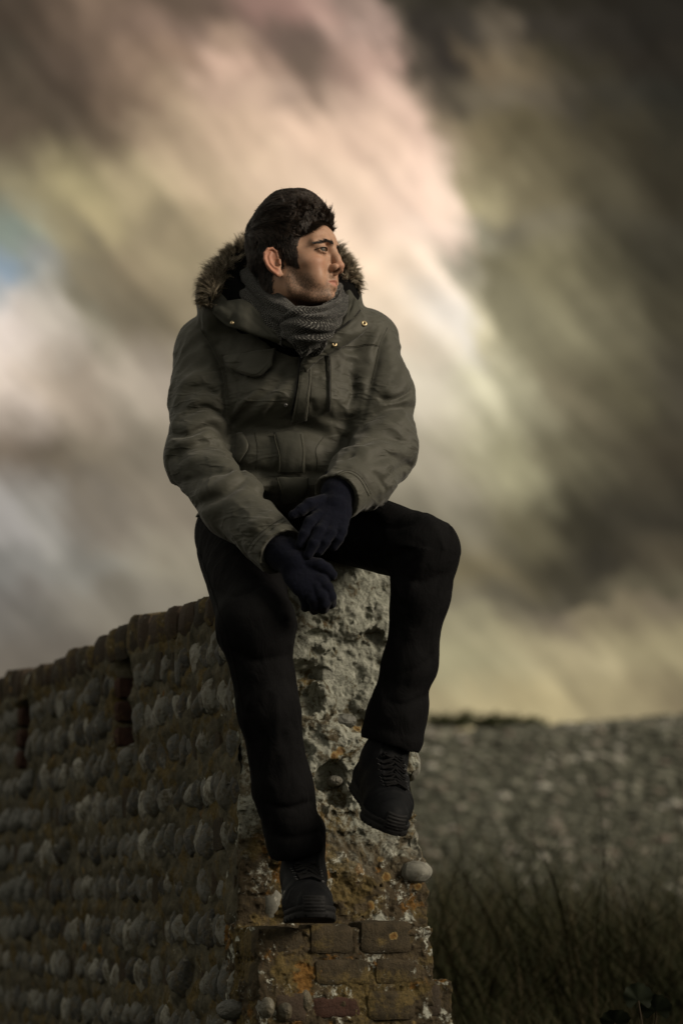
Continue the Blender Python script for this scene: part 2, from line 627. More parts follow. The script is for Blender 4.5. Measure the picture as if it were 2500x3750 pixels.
class MB:
    """Collects many little shapes into one mesh."""
    def __init__(s):
        s.v, s.f, s.n = [], [], 0

    def add(s, v, f):
        v = np.asarray(v, float)
        s.v.append(v)
        s.f.append(np.asarray(f, np.int32) + s.n)
        s.n += len(v)

    def tube(s, pts, rad, k=5, cap=True):
        pts = np.asarray(pts, float)
        n = len(pts)
        rad = np.broadcast_to(np.asarray(rad, float), (n,))
        tan = np.gradient(pts, axis=0)
        up = np.array([0.13, 0.2, 1.0])
        ring = []
        for i in range(n):
            t = unit(tan[i])
            a = unit(np.cross(t, up))
            b = np.cross(t, a)
            th = np.arange(k) * 2 * math.pi / k
            ring.append(pts[i] + rad[i] * (np.cos(th)[:, None] * a + np.sin(th)[:, None] * b))
        v = np.concatenate(ring)
        f = []
        for i in range(n - 1):
            for j in range(k):
                j2 = (j + 1) % k
                f.append((i * k + j, i * k + j2, (i + 1) * k + j2, (i + 1) * k + j))
        s.add(v, f)

    def obj(s, name, mat, parent=None, smooth=True):
        return mesh_obj(name, np.concatenate(s.v), np.concatenate(s.f), mat, parent, smooth)


def box_vf(lo, hi):
    x0, y0, z0 = lo
    x1, y1, z1 = hi
    v = [(x0, y0, z0), (x1, y0, z0), (x1, y1, z0), (x0, y1, z0), (x0, y0, z1), (x1, y0, z1), (x1, y1, z1), (x0, y1, z1)]
    f = [(0, 3, 2, 1), (4, 5, 6, 7), (0, 1, 5, 4), (1, 2, 6, 5), (2, 3, 7, 6), (3, 0, 4, 7)]
    return v, f
# ------------------------------------------------------------------ ground and shingle bank
def crest_z(x):
    px = np.array([-6000, -2000, 0, 1300, 1560, 1640, 1700, 1780, 2000, 2200, 2500, 2900, 4000, 9000])
    py = np.array([2900, 2760, 2690, 2660, 2652, 2658, 2672, 2658, 2648, 2634, 2606, 2560, 2600, 2800])
    pt = np.array([P(a, b, 26.0) for a, b in zip(px, py)])
    return np.interp(x, pt[:, 0], pt[:, 2])


def ground_z(x, y):
    x, y = np.asarray(x, float), np.asarray(y, float)
    c = crest_z(x)
    up = sst((y - 12.5) / 14.5)
    z = c * up ** 1.15
    z = np.where(y > 27, c - (c - 0.4) * sst((y - 28) / 60), z)
    far = sst((y - 90) / 100)
    z = z * (1 - far)
    return z + 0.10 * (vnoise(x * 0.5, y * 0.5, 0 * x, 3) - 0.5) * np.clip(1 - np.abs(y - 12) / 30, 0, 1)


def mat_ground(t, b, tc):
    o = tc.outputs['Object']
    n = t.noise(o, 1.2, 6, 0.6)
    g = t.ramp(n, [(0.3, (0.020, 0.020, 0.012)), (0.55, (0.035, 0.034, 0.020)), (0.75, (0.055, 0.047, 0.028))])
    p = t.voro(o, 9.0, out='Color')
    peb = t.ramp(t.noise(p, 3.0, 1), [(0.3, (0.048, 0.050, 0.037)), (0.5, (0.078, 0.081, 0.062)), (0.7, (0.12, 0.122, 0.096))])
    sep = t.new('ShaderNodeSeparateXYZ')
    t.put(sep.inputs[0], o)
    w = t.math('ADD', sep.outputs[1], t.math('MULTIPLY', t.noise(o, 0.5, 4), 5.0))
    f = t.rng(w, 15.5, 18.5)
    t.put(b.inputs['Base Color'], t.mix(f, g, peb))
    t.put(b.inputs['Normal'], t.bump(t.noise(o, 14, 5), 0.9, 0.06))


def build_ground():
    xs = np.concatenate([np.linspace(-3000, -40, 14)[:-1], np.linspace(-40, -9, 26)[:-1], np.arange(-9, 12, 0.22),
                         np.linspace(12, 40, 26), np.linspace(40, 3000, 14)[1:]])
    ys = np.concatenate([np.linspace(-3000, -20, 12)[:-1], np.linspace(-20, 4, 20)[:-1], np.arange(4, 32, 0.25),
                         np.linspace(32, 200, 40), np.linspace(200, 4500, 14)[1:]])
    X, Y = np.meshgrid(xs, ys, indexing='ij')
    Z = ground_z(X, Y)
    o = mesh_obj('ground', np.stack([X, Y, Z], -1).reshape(-1, 3), grid_faces(len(xs), len(ys)),
                 material('ground', mat_ground, rough=0.95, spec=0.1))
    tag(o, kind='structure')


build_ground()


def cobble_variant(seed, n=6, sharp=0.16, flat=None):
    """A rounded stone from a swollen cube, so that it has no poles."""
    r = np.random.default_rng(seed)
    V, F, base = [], [], 0
    u = np.tan(np.linspace(-0.785, 0.785, n))
    A, B = np.meshgrid(u, u, indexing='ij')
    for ax in range(3):
        for sg in (-1, 1):
            p = np.zeros((n, n, 3))
            p[..., ax], p[..., (ax + 1) % 3], p[..., (ax + 2) % 3] = sg, A, B
            V.append(p.reshape(-1, 3))
            f = grid_faces(n, n) + base
            F.append(f if sg > 0 else f[:, ::-1])
            base += n * n
    V, F = np.concatenate(V), np.concatenate(F)
    V /= np.linalg.norm(V, axis=1, keepdims=True)
    o = r.random(3) * 50
    k = 1 + sharp * (2.6 * fbm(V[:, 0] * 0.9 + o[0], V[:, 1] * 0.9 + o[1], V[:, 2] * 0.9 + o[2], 2, 0.5, seed)
                     + 0.7 * fbm(V[:, 0] * 3 + o[0], V[:, 1] * 3 + o[1], V[:, 2] * 3 + o[2], 2, 0.5, seed + 3))
    V = V * k[:, None]
    if flat is not None:
        nn = unit(np.array(flat))
        d = V @ nn
        V = V - np.maximum(d - 0.45, 0)[:, None] * nn * 0.92
    _, first, inv = np.unique(np.round(V, 4), axis=0, return_index=True, return_inverse=True)
    return V[first], inv.reshape(-1)[F]


def stone_variant(seed, nu=7, nv=5, sharp=0.16):
    r = np.random.default_rng(seed)
    v, f = [], []
    for j in range(nv + 1):
        th = math.pi * j / nv
        for i in range(nu):
            a = 2 * math.pi * i / nu
            v.append((math.sin(th) * math.cos(a), math.sin(th) * math.sin(a), math.cos(th)))
    v = np.array(v)
    o = r.random(3) * 50
    k = 1 + sharp * 2.4 * fbm(v[:, 0] * 1.4 + o[0], v[:, 1] * 1.4 + o[1], v[:, 2] * 1.4 + o[2], 3, 0.5, seed)
    v = v * k[:, None]
    for j in range(nv):
        for i in range(nu):
            i2 = (i + 1) % nu
            f.append((j * nu + i, (j + 1) * nu + i, (j + 1) * nu + i2, j * nu + i2))
    return v, np.array(f)


def mat_shingle(t, b, tc):
    g = t.new('ShaderNodeNewGeometry')
    c = t.ramp(g.outputs['Random Per Island'], [(0.0, (0.06, 0.062, 0.047)), (0.45, (0.105, 0.108, 0.084)), (0.75, (0.17, 0.172, 0.138)),
                                                (0.88, (0.14, 0.115, 0.095)), (1.0, (0.34, 0.34, 0.30))])
    t.put(b.inputs['Base Color'], c)


def build_shingle():
    mb = MB()
    var = [stone_variant(100 + i, 5, 4) for i in range(6)]
    n = 9000
    y = 15.5 + 11.8 * RNG.random(n)
    x = -3.0 + 9.5 * RNG.random(n)
    z = ground_z(x, y)
    for i in range(n):
        v, f = var[i % 6]
        s = 0.022 + 0.055 * RNG.random() ** 2.5
        a = RNG.random() * 6.28
        c, q = math.cos(a), math.sin(a)
        w = v * np.array([s * 1.3, s, s * 0.6])
        w = np.stack([w[:, 0] * c - w[:, 1] * q, w[:, 0] * q + w[:, 1] * c, w[:, 2]], 1)
        mb.add(w + np.array([x[i], y[i], z[i] + s * 0.2]), f)
    o = mb.obj('shingle', material('shingle', mat_shingle, rough=0.8, spec=0.3))
    tag(o, 'loose grey and rusty pebbles strewn over the far bank', kind='stuff')


build_shingle()


# ------------------------------------------------------------------ scrub: coarse grass and dead stems beyond the wall, and unseen blades added for shade
def mat_scrub(t, b, tc):
    g = t.new('ShaderNodeNewGeometry')
    c = t.ramp(g.outputs['Random Per Island'], [(0.0, (0.018, 0.020, 0.010)), (0.4, (0.032, 0.038, 0.016)), (0.7, (0.050, 0.048, 0.024)),
                                                (0.9, (0.070, 0.055, 0.032)), (1.0, (0.10, 0.085, 0.05))])
    t.put(b.inputs['Base Color'], c)


def blades(n, x0, x1, y0, y1, h0, h1, w, lean, seed, curve=0.35, keep_all=False):
    r = np.random.default_rng(seed)
    x, y = x0 + (x1 - x0) * r.random(n), y0 + (y1 - y0) * r.random(n)
    k = x > -0.21 - (y - 5.27) * 0.362 + 0.60                 # only beyond the wall
    if keep_all:
        k = np.abs(x - (0.0 - (y - 5.27) * 0.362)) > 0.33 if y0 < 5 else k
        k = k | (y < 5.0)
    x, y = x[k], y[k]
    n = len(x)
    clump = vnoise(x * 1.3, y * 1.3, 0 * x, seed)
    h = (h0 + (h1 - h0) * r.random(n)) * (0.55 + 0.9 * clump)
    a = r.random(n) * 6.283
    ln = lean * (0.3 + r.random(n))
    z = ground_z(x, y) - 0.02
    K = 4
    t = np.linspace(0, 1, K)
    base = np.stack([x, y, z], 1)
    dirv = np.stack([np.cos(a), np.sin(a), 0 * a], 1)
    side = np.stack([-np.sin(a), np.cos(a), 0 * a], 1)
    V = []
    for q in t:
        c = base + dirv * (ln * h * (q ** 1.7))[:, None] + np.array([0, 0, 1.0]) * (h * (q - curve * ln * q * q * 0.6))[:, None]
        ww = (w * (0.6 + 0.8 * r.random(n)) * (1 - 0.92 * q))[:, None]
        V += [c - side * ww, c + side * ww]
    V = np.stack(V, 1).reshape(-1, 3)
    b = np.arange(n)[:, None] * (2 * K)
    F = np.concatenate([b + np.array([[2 * k, 2 * k + 1, 2 * k + 3, 2 * k + 2]]) for k in range(K - 1)])
    return V, F


def build_scrub():
    mb = MB()
    mb.add(*blades(42000, -2.0, 6.5, 7.8, 14.5, 0.50, 0.92, 0.0032, 1.35, 31))
    mb.add(*blades(14000, -0.5, 4.0, 6.3, 9.0, 0.12, 0.30, 0.003, 1.0, 32))
    mb.add(*blades(700, -1.5, 5.5, 8.0, 13.5, 0.45, 0.85, 0.005, 1.2, 33))
    mb.add(*blades(2500, -3.0, 6.5, 13.5, 16.0, 0.25, 0.55, 0.010, 0.6, 34))
    mb.add(*blades(9000, 1.45, 4.2, 3.6, 7.2, 0.5, 1.05, 0.007, 0.35, 35))  # tall unseen blades, added to shade the foot of the wall
    mb.add(*blades(1500, 1.7, 4.2, 3.6, 7.2, 0.8, 1.30, 0.008, 0.35, 36))  # taller ones, added out of view for the same shade
    mb.add(*blades(9000, -6.0, 1.4, 2.6, 9.0, 0.06, 0.17, 0.004, 0.9, 37, keep_all=True))
    mb.add(*blades(7000, 1.2, 7.5, 2.6, 8.0, 0.10, 0.45, 0.005, 0.9, 38, keep_all=True))
    o = mb.obj('scrub_grass', material('scrub', mat_scrub, rough=0.9, spec=0.1), smooth=False)
    tag(o, 'dark coarse grass and dead stems growing beyond the wall, with unseen tall blades added for shade', kind='stuff')


build_scrub()


# ------------------------------------------------------------------ small bushes on the crest
def mat_leaf(t, b, tc):
    g = t.new('ShaderNodeNewGeometry')
    c = t.ramp(g.outputs['Random Per Island'], [(0.0, (0.020, 0.026, 0.010)), (0.6, (0.042, 0.052, 0.020)), (1.0, (0.085, 0.085, 0.035))])
    t.put(b.inputs['Base Color'], c)


LEAF = material('leaf', mat_leaf, rough=0.7, spec=0.2)
STEM = material('stem', color=(0.045, 0.034, 0.022), rough=0.9)


def bush(px, Y, w, h, label, seed):
    r = np.random.default_rng(seed)
    x = P(px, 2650, Y)[0]
    z = float(ground_z(x, Y))
    root = empty('crest_bush', (x, Y, z))
    tag(root, label, 'bush', 'bushes on the crest of the bank')
    st, lf = MB(), MB()
    for i in range(14):
        a = r.random() * 6.28
        e = np.array([math.cos(a) * w * 0.5 * r.random() ** 0.5, math.sin(a) * w * 0.4 * r.random(), h * (0.5 + 0.4 * r.random())])
        st.tube([(x, Y, z - 0.03), (x + e[0] * 0.4, Y + e[1] * 0.4, z + e[2] * 0.55), (x + e[0], Y + e[1], z + e[2])], [0.012, 0.008, 0.003], 4)
        for k in range(60):
            q = np.array([x, Y, z]) + e * (0.35 + 0.75 * r.random()) + r.normal(0, 1, 3) * np.array([w, w, h]) * 0.09
            d1, d2 = r.normal(0, 1, 3), r.normal(0, 1, 3)
            d1, d2 = unit(d1) * 0.028, unit(d2) * 0.014
            lf.add([q - d1, q + d2, q + d1, q - d2], [(0, 1, 2, 3)])
    st.obj('stems', STEM, root)
    lf.obj('foliage', LEAF, root, smooth=False)


bush(1640, 25.6, 0.55, 0.22, 'round dark bush on the crest just beyond the raised shoe', 41)
bush(1790, 25.9, 0.70, 0.20, 'wide low bush in the middle of the three on the crest', 42)
bush(1905, 26.1, 0.50, 0.13, 'lowest and smallest bush on the crest, farthest from the wall', 43)


# ------------------------------------------------------------------ broad-leaved plant at the foot of the bank
def mat_mallow(t, b, tc):
    o = tc.outputs['Object']
    c = t.ramp(t.noise(o, 60, 3), [(0.3, (0.010, 0.014, 0.007)), (0.7, (0.018, 0.024, 0.012))])
    t.put(b.inputs['Base Color'], c)


def build_mallow():
    Y = 5.25
    c = P(2385, 3790, Y)
    root = empty('mallow_plant', tuple(c))
    tag(root, 'broad lobed leaves of a low green plant in the dark grass', 'plant')
    m = material('mallow', mat_mallow, rough=0.6, spec=0.3)
    r = np.random.default_rng(5)
    g0 = np.array([c[0], c[1], 0.0])
    for (px, py, dy, s, yaw, tiltv) in ((2335, 3650, 0.0, 0.034, 0.15, 1.25), (2400, 3690, 0.03, 0.036, -0.25, 1.05), (2250, 3735, -0.04, 0.036, 0.4, 0.75)):
        q = P(px, py, Y + dy)
        e1 = np.array([math.cos(yaw), math.sin(yaw) * 0.4, 0.0])
        e2 = np.array([0.1 * r.normal(), -math.cos(tiltv), math.sin(tiltv)])
        e1, e2 = unit(e1), unit(e2)
        e3 = np.cross(e1, e2)
        pts, n = [q - e2 * s * 0.25], 30
        for k in range(n + 1):
            a = -2.5 + 5.0 * k / n
            rr = s * (0.86 + 0.10 * abs(math.cos(a * 2.5)) + 0.05 * math.cos(a * 14))
            pts.append(q + rr * (math.sin(a) * e1 + math.cos(a) * e2) + e3 * (0.07 * s * math.cos(a * 5)))
        lf = mesh_obj('leaf', pts, [(0, k, k + 1) for k in range(1, n + 1)], m, root)
        sm = MB()
        sm.tube([g0 + r.normal(0, 0.01, 3) * [1, 1, 0], (g0 + q) / 2 + r.normal(0, 0.012, 3), q - e2 * s * 0.25], [0.003, 0.0024, 0.0018], 4)
        sm.obj('stalk', STEM, root)


build_mallow()
# ------------------------------------------------------------------ the flint wall
W_ANG = R(19.9)
WS = np.array([-math.sin(W_ANG), math.cos(W_ANG), 0])      # along the wall, away from the camera
WE = np.array([math.cos(W_ANG), math.sin(W_ANG), 0])       # across its end
_o = P(893, 2800, 5.27)
WO = np.array([_o[0], _o[1], 0.0])
W_TH = 0.395
W_TOP = 1.272
LEDGE = 0.520


def W(s, e, z):
    return WO + np.asarray(s)[..., None] * WS + np.asarray(e)[..., None] * WE + np.asarray(z)[..., None] * np.array([0, 0, 1.0])


def lichen(t, o, base, ochre=0.5, grey=0.5, orange=0.3):
    """Weathered stone: base colour under patches of ochre, grey-white and orange lichen."""
    n1 = t.noise(o, 11, 6, 0.62, 0.4)
    n2 = t.noise(t.vmath('ADD', o, (3.1, 1.7, 5.3)), 20, 10, 0.72, 0.8)
    n3 = t.noise(t.vmath('ADD', o, (9.1, 4.7, 2.3)), 13, 6, 0.6, 0.3)
    fine = t.noise(o, 120, 4, 0.7)
    c = t.mix(t.rng(n1, 0.62 - 0.25 * ochre, 0.72 - 0.25 * ochre), base, t.ramp(fine, [(0.3, (0.055, 0.044, 0.020)), (0.7, (0.15, 0.110, 0.044))]))
    c = t.mix(t.rng(n3, 0.70 - 0.22 * orange, 0.76 - 0.22 * orange), c, t.ramp(fine, [(0.3, (0.10, 0.050, 0.014)), (0.7, (0.20, 0.110, 0.032))]))
    edge = t.math('ADD', n2, t.math('MULTIPLY', t.math('SUBTRACT', fine, 0.5), 0.30))
    c = t.mix(t.rng(edge, 0.68 - 0.30 * grey, 0.76 - 0.30 * grey), c, t.ramp(n2, [(0.40, (0.15, 0.158, 0.130)), (0.55, (0.29, 0.30, 0.255)), (0.70, (0.44, 0.45, 0.395))]))
    vd = t.voro(t.vmath('ADD', o, t.vmath('SCALE', t.noise(o, 30, 3, out=1), 0.02)), 17.0)
    vm = t.math('MULTIPLY', t.rng(vd, 0.20, 0.16), t.rng(t.noise(t.vmath('ADD', o, (1, 8, 3)), 6, 2), 0.60 - 0.22 * orange, 0.64 - 0.22 * orange))
    c = t.mix(t.math('MULTIPLY', vm, 0.85), c, t.ramp(t.math('ADD', vd, t.math('MULTIPLY', fine, 0.1)), [(0.05, (0.12, 0.055, 0.015)), (0.16, (0.20, 0.115, 0.035)), (0.22, (0.26, 0.19, 0.08))]))
    return t.mix(t.rng(fine, 0.30, 0.44, 0.40, 0.0), c, (0.018, 0.016, 0.012))


def mat_mortar(t, b, tc):
    o = tc.outputs['Object']
    base = t.ramp(t.noise(o, 22, 6, 0.65), [(0.3, (0.040, 0.038, 0.027)), (0.55, (0.108, 0.098, 0.068)), (0.8, (0.21, 0.19, 0.137))])
    c = lichen(t, o, base, 0.52, 0.18, 0.10)
    t.put(b.inputs['Base Color'], c)
    t.put(b.inputs['Normal'], t.bump(t.noise(o, 90, 8, 0.7), 0.9, 0.008))


def mat_rubble(t, b, tc):
    o = tc.outputs['Object']
    sep = t.new('ShaderNodeSeparateXYZ')
    t.put(sep.inputs[0], o)
    base = t.ramp(t.noise(o, 26, 6, 0.65), [(0.3, (0.055, 0.045, 0.030)), (0.55, (0.12, 0.105, 0.070)), (0.8, (0.20, 0.18, 0.13))])
    hi = lichen(t, o, base, 0.34, 0.98, 0.10)
    mid = lichen(t, o, base, 0.40, 0.80, 0.12)
    lo = lichen(t, o, t.ramp(t.noise(o, 30, 6), [(0.3, (0.035, 0.028, 0.018)), (0.7, (0.085, 0.066, 0.040))]), 0.54, 0.42, 0.60)
    wz = t.math('ADD', sep.outputs[2], t.math('MULTIPLY', t.math('SUBTRACT', t.noise(o, 9, 4), 0.5), 0.25))
    c = t.mix(t.rng(wz, 0.62, 0.80), lo, t.mix(t.rng(wz, 0.92, 1.05), mid, hi))
    t.put(b.inputs['Base Color'], c)
    n = t.bump(t.noise(o, 140, 6, 0.7), 0.8, 0.004)
    t.put(b.inputs['Normal'], t.bump(t.noise(o, 38, 6, 0.65), 0.9, 0.010, n))


def mat_flint(t, b, tc):
    oi = t.new('ShaderNodeObjectInfo')
    o = t.vmath('ADD', tc.outputs['Object'], t.vmath('SCALE', oi.outputs['Location'], 7.0))
    g = t.ramp(oi.outputs['Random'], [(0.0, (0.035, 0.036, 0.036)), (0.35, (0.082, 0.085, 0.082)), (0.7, (0.16, 0.164, 0.156)), (1.0, (0.34, 0.34, 0.315))])
    n = t.noise(o, 1.6, 5, 0.6)
    c = t.mix(t.rng(n, 0.56, 0.70), g, t.ramp(t.noise(o, 6, 4), [(0.3, (0.15, 0.15, 0.14)), (0.7, (0.34, 0.335, 0.31))]))
    c = t.mix(t.rng(t.noise(o, 2.3, 5, 0.6, 0.5), 0.60, 0.70), c, (0.030, 0.030, 0.030))
    c = t.mix(t.rng(t.noise(t.vmath('ADD', o, (5, 2, 9)), 2.0, 6, 0.65), 0.46, 0.62, 0, 0.80), c, (0.085, 0.068, 0.038))
    c = t.mix(1.0, c, (1.0, 0.985, 0.90), 'MULTIPLY')
    t.put(b.inputs['Base Color'], c)
    t.put(b.inputs['Normal'], t.bump(t.noise(o, 5, 6, 0.65), 0.5, 0.12))
    t.put(b.inputs['Roughness'], t.rng(n, 0.3, 0.7, 0.45, 0.8))


def mat_brick(t, b, tc):
    oi = t.new('ShaderNodeObjectInfo')
    o = tc.outputs['Object']
    base = t.ramp(oi.outputs['Random'], [(0.0, (0.040, 0.034, 0.026)), (0.5, (0.060, 0.042, 0.030)), (1.0, (0.065, 0.056, 0.042))])
    base = t.mix(t.rng(t.noise(o, 50, 5), 0.3, 0.7, 0.0, 0.5), base, (0.045, 0.038, 0.026))
    t.put(b.inputs['Base Color'], lichen(t, o, base, 0.40, 0.20, 0.06))
    t.put(b.inputs['Normal'], t.bump(t.noise(o, 110, 7, 0.7), 0.8, 0.006))


def mat_old_brick(t, b, tc):
    o = tc.outputs['Object']
    base = t.ramp(t.noise(o, 40, 6, 0.65), [(0.3, (0.030, 0.025, 0.016)), (0.7, (0.072, 0.056, 0.034))])
    t.put(b.inputs['Base Color'], lichen(t, o, base, 0.50, 0.16, 0.46))
    t.put(b.inputs['Normal'], t.bump(t.noise(o, 110, 7, 0.7), 0.9, 0.006))


def mat_red_brick(t, b, tc):
    o = tc.outputs['Object']
    base = t.ramp(t.noise(o, 45, 6, 0.65), [(0.3, (0.036, 0.020, 0.015)), (0.7, (0.070, 0.036, 0.026))])
    t.put(b.inputs['Base Color'], lichen(t, o, base, 0.2, 0.0, 0.0))
    t.put(b.inputs['Normal'], t.bump(t.noise(o, 110, 7, 0.7), 0.9, 0.006))


M_MORTAR = material('mortar', mat_mortar, rough=0.95, spec=0.15)
M_RUBBLE = material('rubble', mat_rubble, rough=0.95, spec=0.15)
M_FLINT = material('flint', mat_flint, rough=0.6, spec=0.4)
M_BRICK = material('wall_brick', mat_brick, rough=0.9, spec=0.2)
M_OLD = material('lichened_brick', mat_old_brick, rough=0.9, spec=0.2)
M_RED = material('red_brick', mat_red_brick, rough=0.9, spec=0.2)

def mat_cobble(t, b, tc):
    o = tc.outputs['Object']
    c = t.ramp(t.noise(o, 45, 6, 0.65), [(0.3, (0.11, 0.11, 0.094)), (0.7, (0.23, 0.23, 0.20))])
    c = t.mix(t.rng(t.noise(o, 30, 5, 0.6), 0.58, 0.66), c, (0.34, 0.34, 0.30))
    c = t.mix(t.rng(t.noise(t.vmath('ADD', o, (4, 1, 2)), 34, 5, 0.6), 0.60, 0.68, 0, 0.7), c, (0.10, 0.085, 0.05))
    t.put(b.inputs['Base Color'], c)
    t.put(b.inputs['Normal'], t.bump(t.noise(o, 120, 5, 0.65), 0.5, 0.004))


M_COBBLE = material('cobble', mat_cobble, rough=0.85, spec=0.2)
wall = empty('flint_wall', tuple(WO))
tag(wall, 'old ruined flint and brick wall that the seated man sits on', 'wall')



def wall_s(px, py):
    """(s, z) on the near face of the point seen at px, py."""
    d = ray(px, py)
    o = np.array([0, 0, CAM_Z])
    t = ((WO - o) @ WE) / (d @ WE)
    p = o + d * t
    return (p - WO) @ WS, p[2]


SLOTS = []                                                        # tall dark holes left in the face
for xa, xb, ya, yb in ((488, 426, 2420, 2735), (106, 72, 2570, 2815)):
    sa, _ = wall_s(xa, (ya + yb) / 2)
    sb, _ = wall_s(xb, (ya + yb) / 2)
    SLOTS.append((sa, sb, wall_s((xa + xb) / 2, yb)[1], wall_s((xa + xb) / 2, ya)[1]))


def slot_depth(s, z):
    d = np.zeros_like(s)
    for a, b, z0, z1 in SLOTS:
        j = 0.010 * (vnoise(s * 30, z * 22, 0 * s, 9) - 0.5) * 2
        q = np.minimum(np.minimum(s - a, b - s) + j, np.minimum(z - z0, z1 - z) + j)
        d = np.maximum(d, sst(q / 0.012 + 0.4))
    return d


def build_mortar_core():
    s = np.concatenate([np.arange(0.012, 2.1, 0.008), np.arange(2.1, 4.2, 0.04)])
    # a profile that climbs the near face, crosses the top and goes down the far face
    z1 = np.arange(0.0, W_TOP - 0.045, 0.008)
    top = np.linspace(0, W_TH, 24)
    z2 = np.linspace(W_TOP - 0.045, 0, 60)
    e = np.concatenate([0 * z1, top, 0 * z2 + W_TH])
    z = np.concatenate([z1, 0 * top + W_TOP - 0.04, z2])
    ne = np.concatenate([0 * z1 - 1, 0 * top, 0 * z2 + 1])
    nz = np.concatenate([0 * z1, 0 * top + 1, 0 * z2])
    S, E = np.meshgrid(s, e, indexing='ij')
    _, Z = np.meshgrid(s, z, indexing='ij')
    n = 0.024 * fbm(S * 13, E * 16, Z * 18, 5, 0.6, 21) + 0.014 * fbm(S * 40, E * 50, Z * 40, 3, 0.6, 22) + 0.004
    row = np.abs(((Z - 0.92) / 0.105 + 0.5) % 1 - 0.5) * 2            # 0 at a course of flints, 1 in the joint between two
    n = n + 0.010 * (row - 0.6)
    n = n - 0.17 * slot_depth(S, Z) * (ne[None, :] < 0)
    n = np.where(ne[None, :] < 0, n, n * 1.5)
    V = W(S, E + ne[None, :] * n, Z + nz[None, :] * n)
    mesh_obj('mortar_core', V.reshape(-1, 3), grid_faces(len(s), len(e))[:, ::-1], M_MORTAR, wall)


def build_wall_end():
    """The broken end of the wall and the ledge at its foot, as rough rubble masonry."""
    h = 0.0034
    f = Fld(np.arange(-0.21, 0.13, h), np.arange(-0.05, 0.50, h), np.arange(0.30, 1.37, h))
    S, E, Z = f.xs[:, None, None], f.ys[None, :, None], f.zs[None, None, :]
    ew = 0.012 * (vnoise(0 * Z, 0 * Z, Z * 14, 4) - 0.5) + 0.02 * (vnoise(0 * Z, 0 * Z, Z * 5, 5) - 0.5)
    sw = 0.030 * (vnoise(0 * Z, E * 9, Z * 8, 6) - 0.5)
    # the head of the wall slopes down towards the far side and is worn round
    topz = W_TOP + 0.045 - 0.035 * sst((E - 0.20) / 0.22) + 0.014 * (vnoise(S * 9, E * 12, 0 * Z, 8) - 0.5)
    thick = W_TH - 0.030 * sst((Z - 0.75) / 0.2) + 0.030 * sst((0.80 - Z) / 0.12)
    d = np.maximum(np.maximum(-S + sw, S - 0.2), np.maximum(-E - 0.010 * sst((0.035 - S) / 0.03) + 0.010 * sst((S - 0.05) / 0.03) + ew * 0.4, E - thick + ew))
    d = np.maximum(d, Z - topz)
    f.F = np.broadcast_to(d, f.F.shape).astype(np.float32).copy()
    # ledge core, set back behind its bricks
    lz = LEDGE - 0.012
    q = np.maximum(np.maximum(-S - 0.128, S - 0.1), np.maximum(np.maximum(-E - 0.004, E - (W_TH - 0.012)), Z - lz))
    f.put((slice(None),) * 3, np.broadcast_to(q, f.F.shape), 0.012)
    q = np.maximum(np.maximum(-S - 0.10, S - 0.1), np.maximum(-E - 0.004, Z - (LEDGE - 0.125)))
    q = np.maximum(q, E - 0.44)
    f.put((slice(None),) * 3, np.broadcast_to(q, f.F.shape), 0.012)
    # lumps of stone that stand proud and holes where stones have gone
    r = np.random.default_rng(12)
    for i in range(70):
        e, z = r.uniform(0.0, W_TH - 0.02), r.uniform(0.54, 1.24)
        k = r.uniform(0.016, 0.042)
        f.ell((0.004 + 0.5 * k * r.uniform(0.0, 0.7), e, z), (k * 0.7, k * r.uniform(0.8, 1.5), k * r.uniform(0.7, 1.1)), None, 0.010)
    for i in range(24):
        e, z = r.uniform(0.0, W_TH), r.uniform(0.55, 1.25)
        k = r.uniform(0.008, 0.020)
        f.ell((-0.003, e, z), (k * 1.2, k * r.uniform(0.8, 1.6), k * r.uniform(0.6, 1.0)), None, 0.006, 's')
    for (e, z, re, rz, dep) in ((0.150, 1.065, 0.055, 0.026, 0.05), (0.145, 1.01, 0.045, 0.045, 0.045), (0.20, 0.835, 0.040, 0.040, 0.05),
                                (0.215, 0.79, 0.030, 0.022, 0.04), (0.12, 0.90, 0.04, 0.014, 0.03), (0.26, 1.06, 0.02, 0.03, 0.02),
                                (0.30, 1.155, 0.025, 0.012, 0.02), (0.17, 1.15, 0.05, 0.010, 0.02)):
        f.ell((0.0, e, z), (dep, re, rz), None, 0.012, 's')
    i, x, y, z = f.near(0.03)
    n = 0.018 * fbm(x * 17, y * 17, z * 17, 3, 0.55, 51)
    n += 0.009 * (0.5 - np.abs(fbm(x * 45, y * 45, z * 45, 3, 0.6, 52)) * 3)
    n += 0.005 * fbm(x * 130, y * 130, z * 130, 2, 0.7, 53)
    f.F[i] -= n.astype(np.float32)
    V, Q = f.mesh()
    V = W(V[:, 0], V[:, 1], V[:, 2])
    mesh_obj('rubble_core', V, Q, M_RUBBLE, wall)


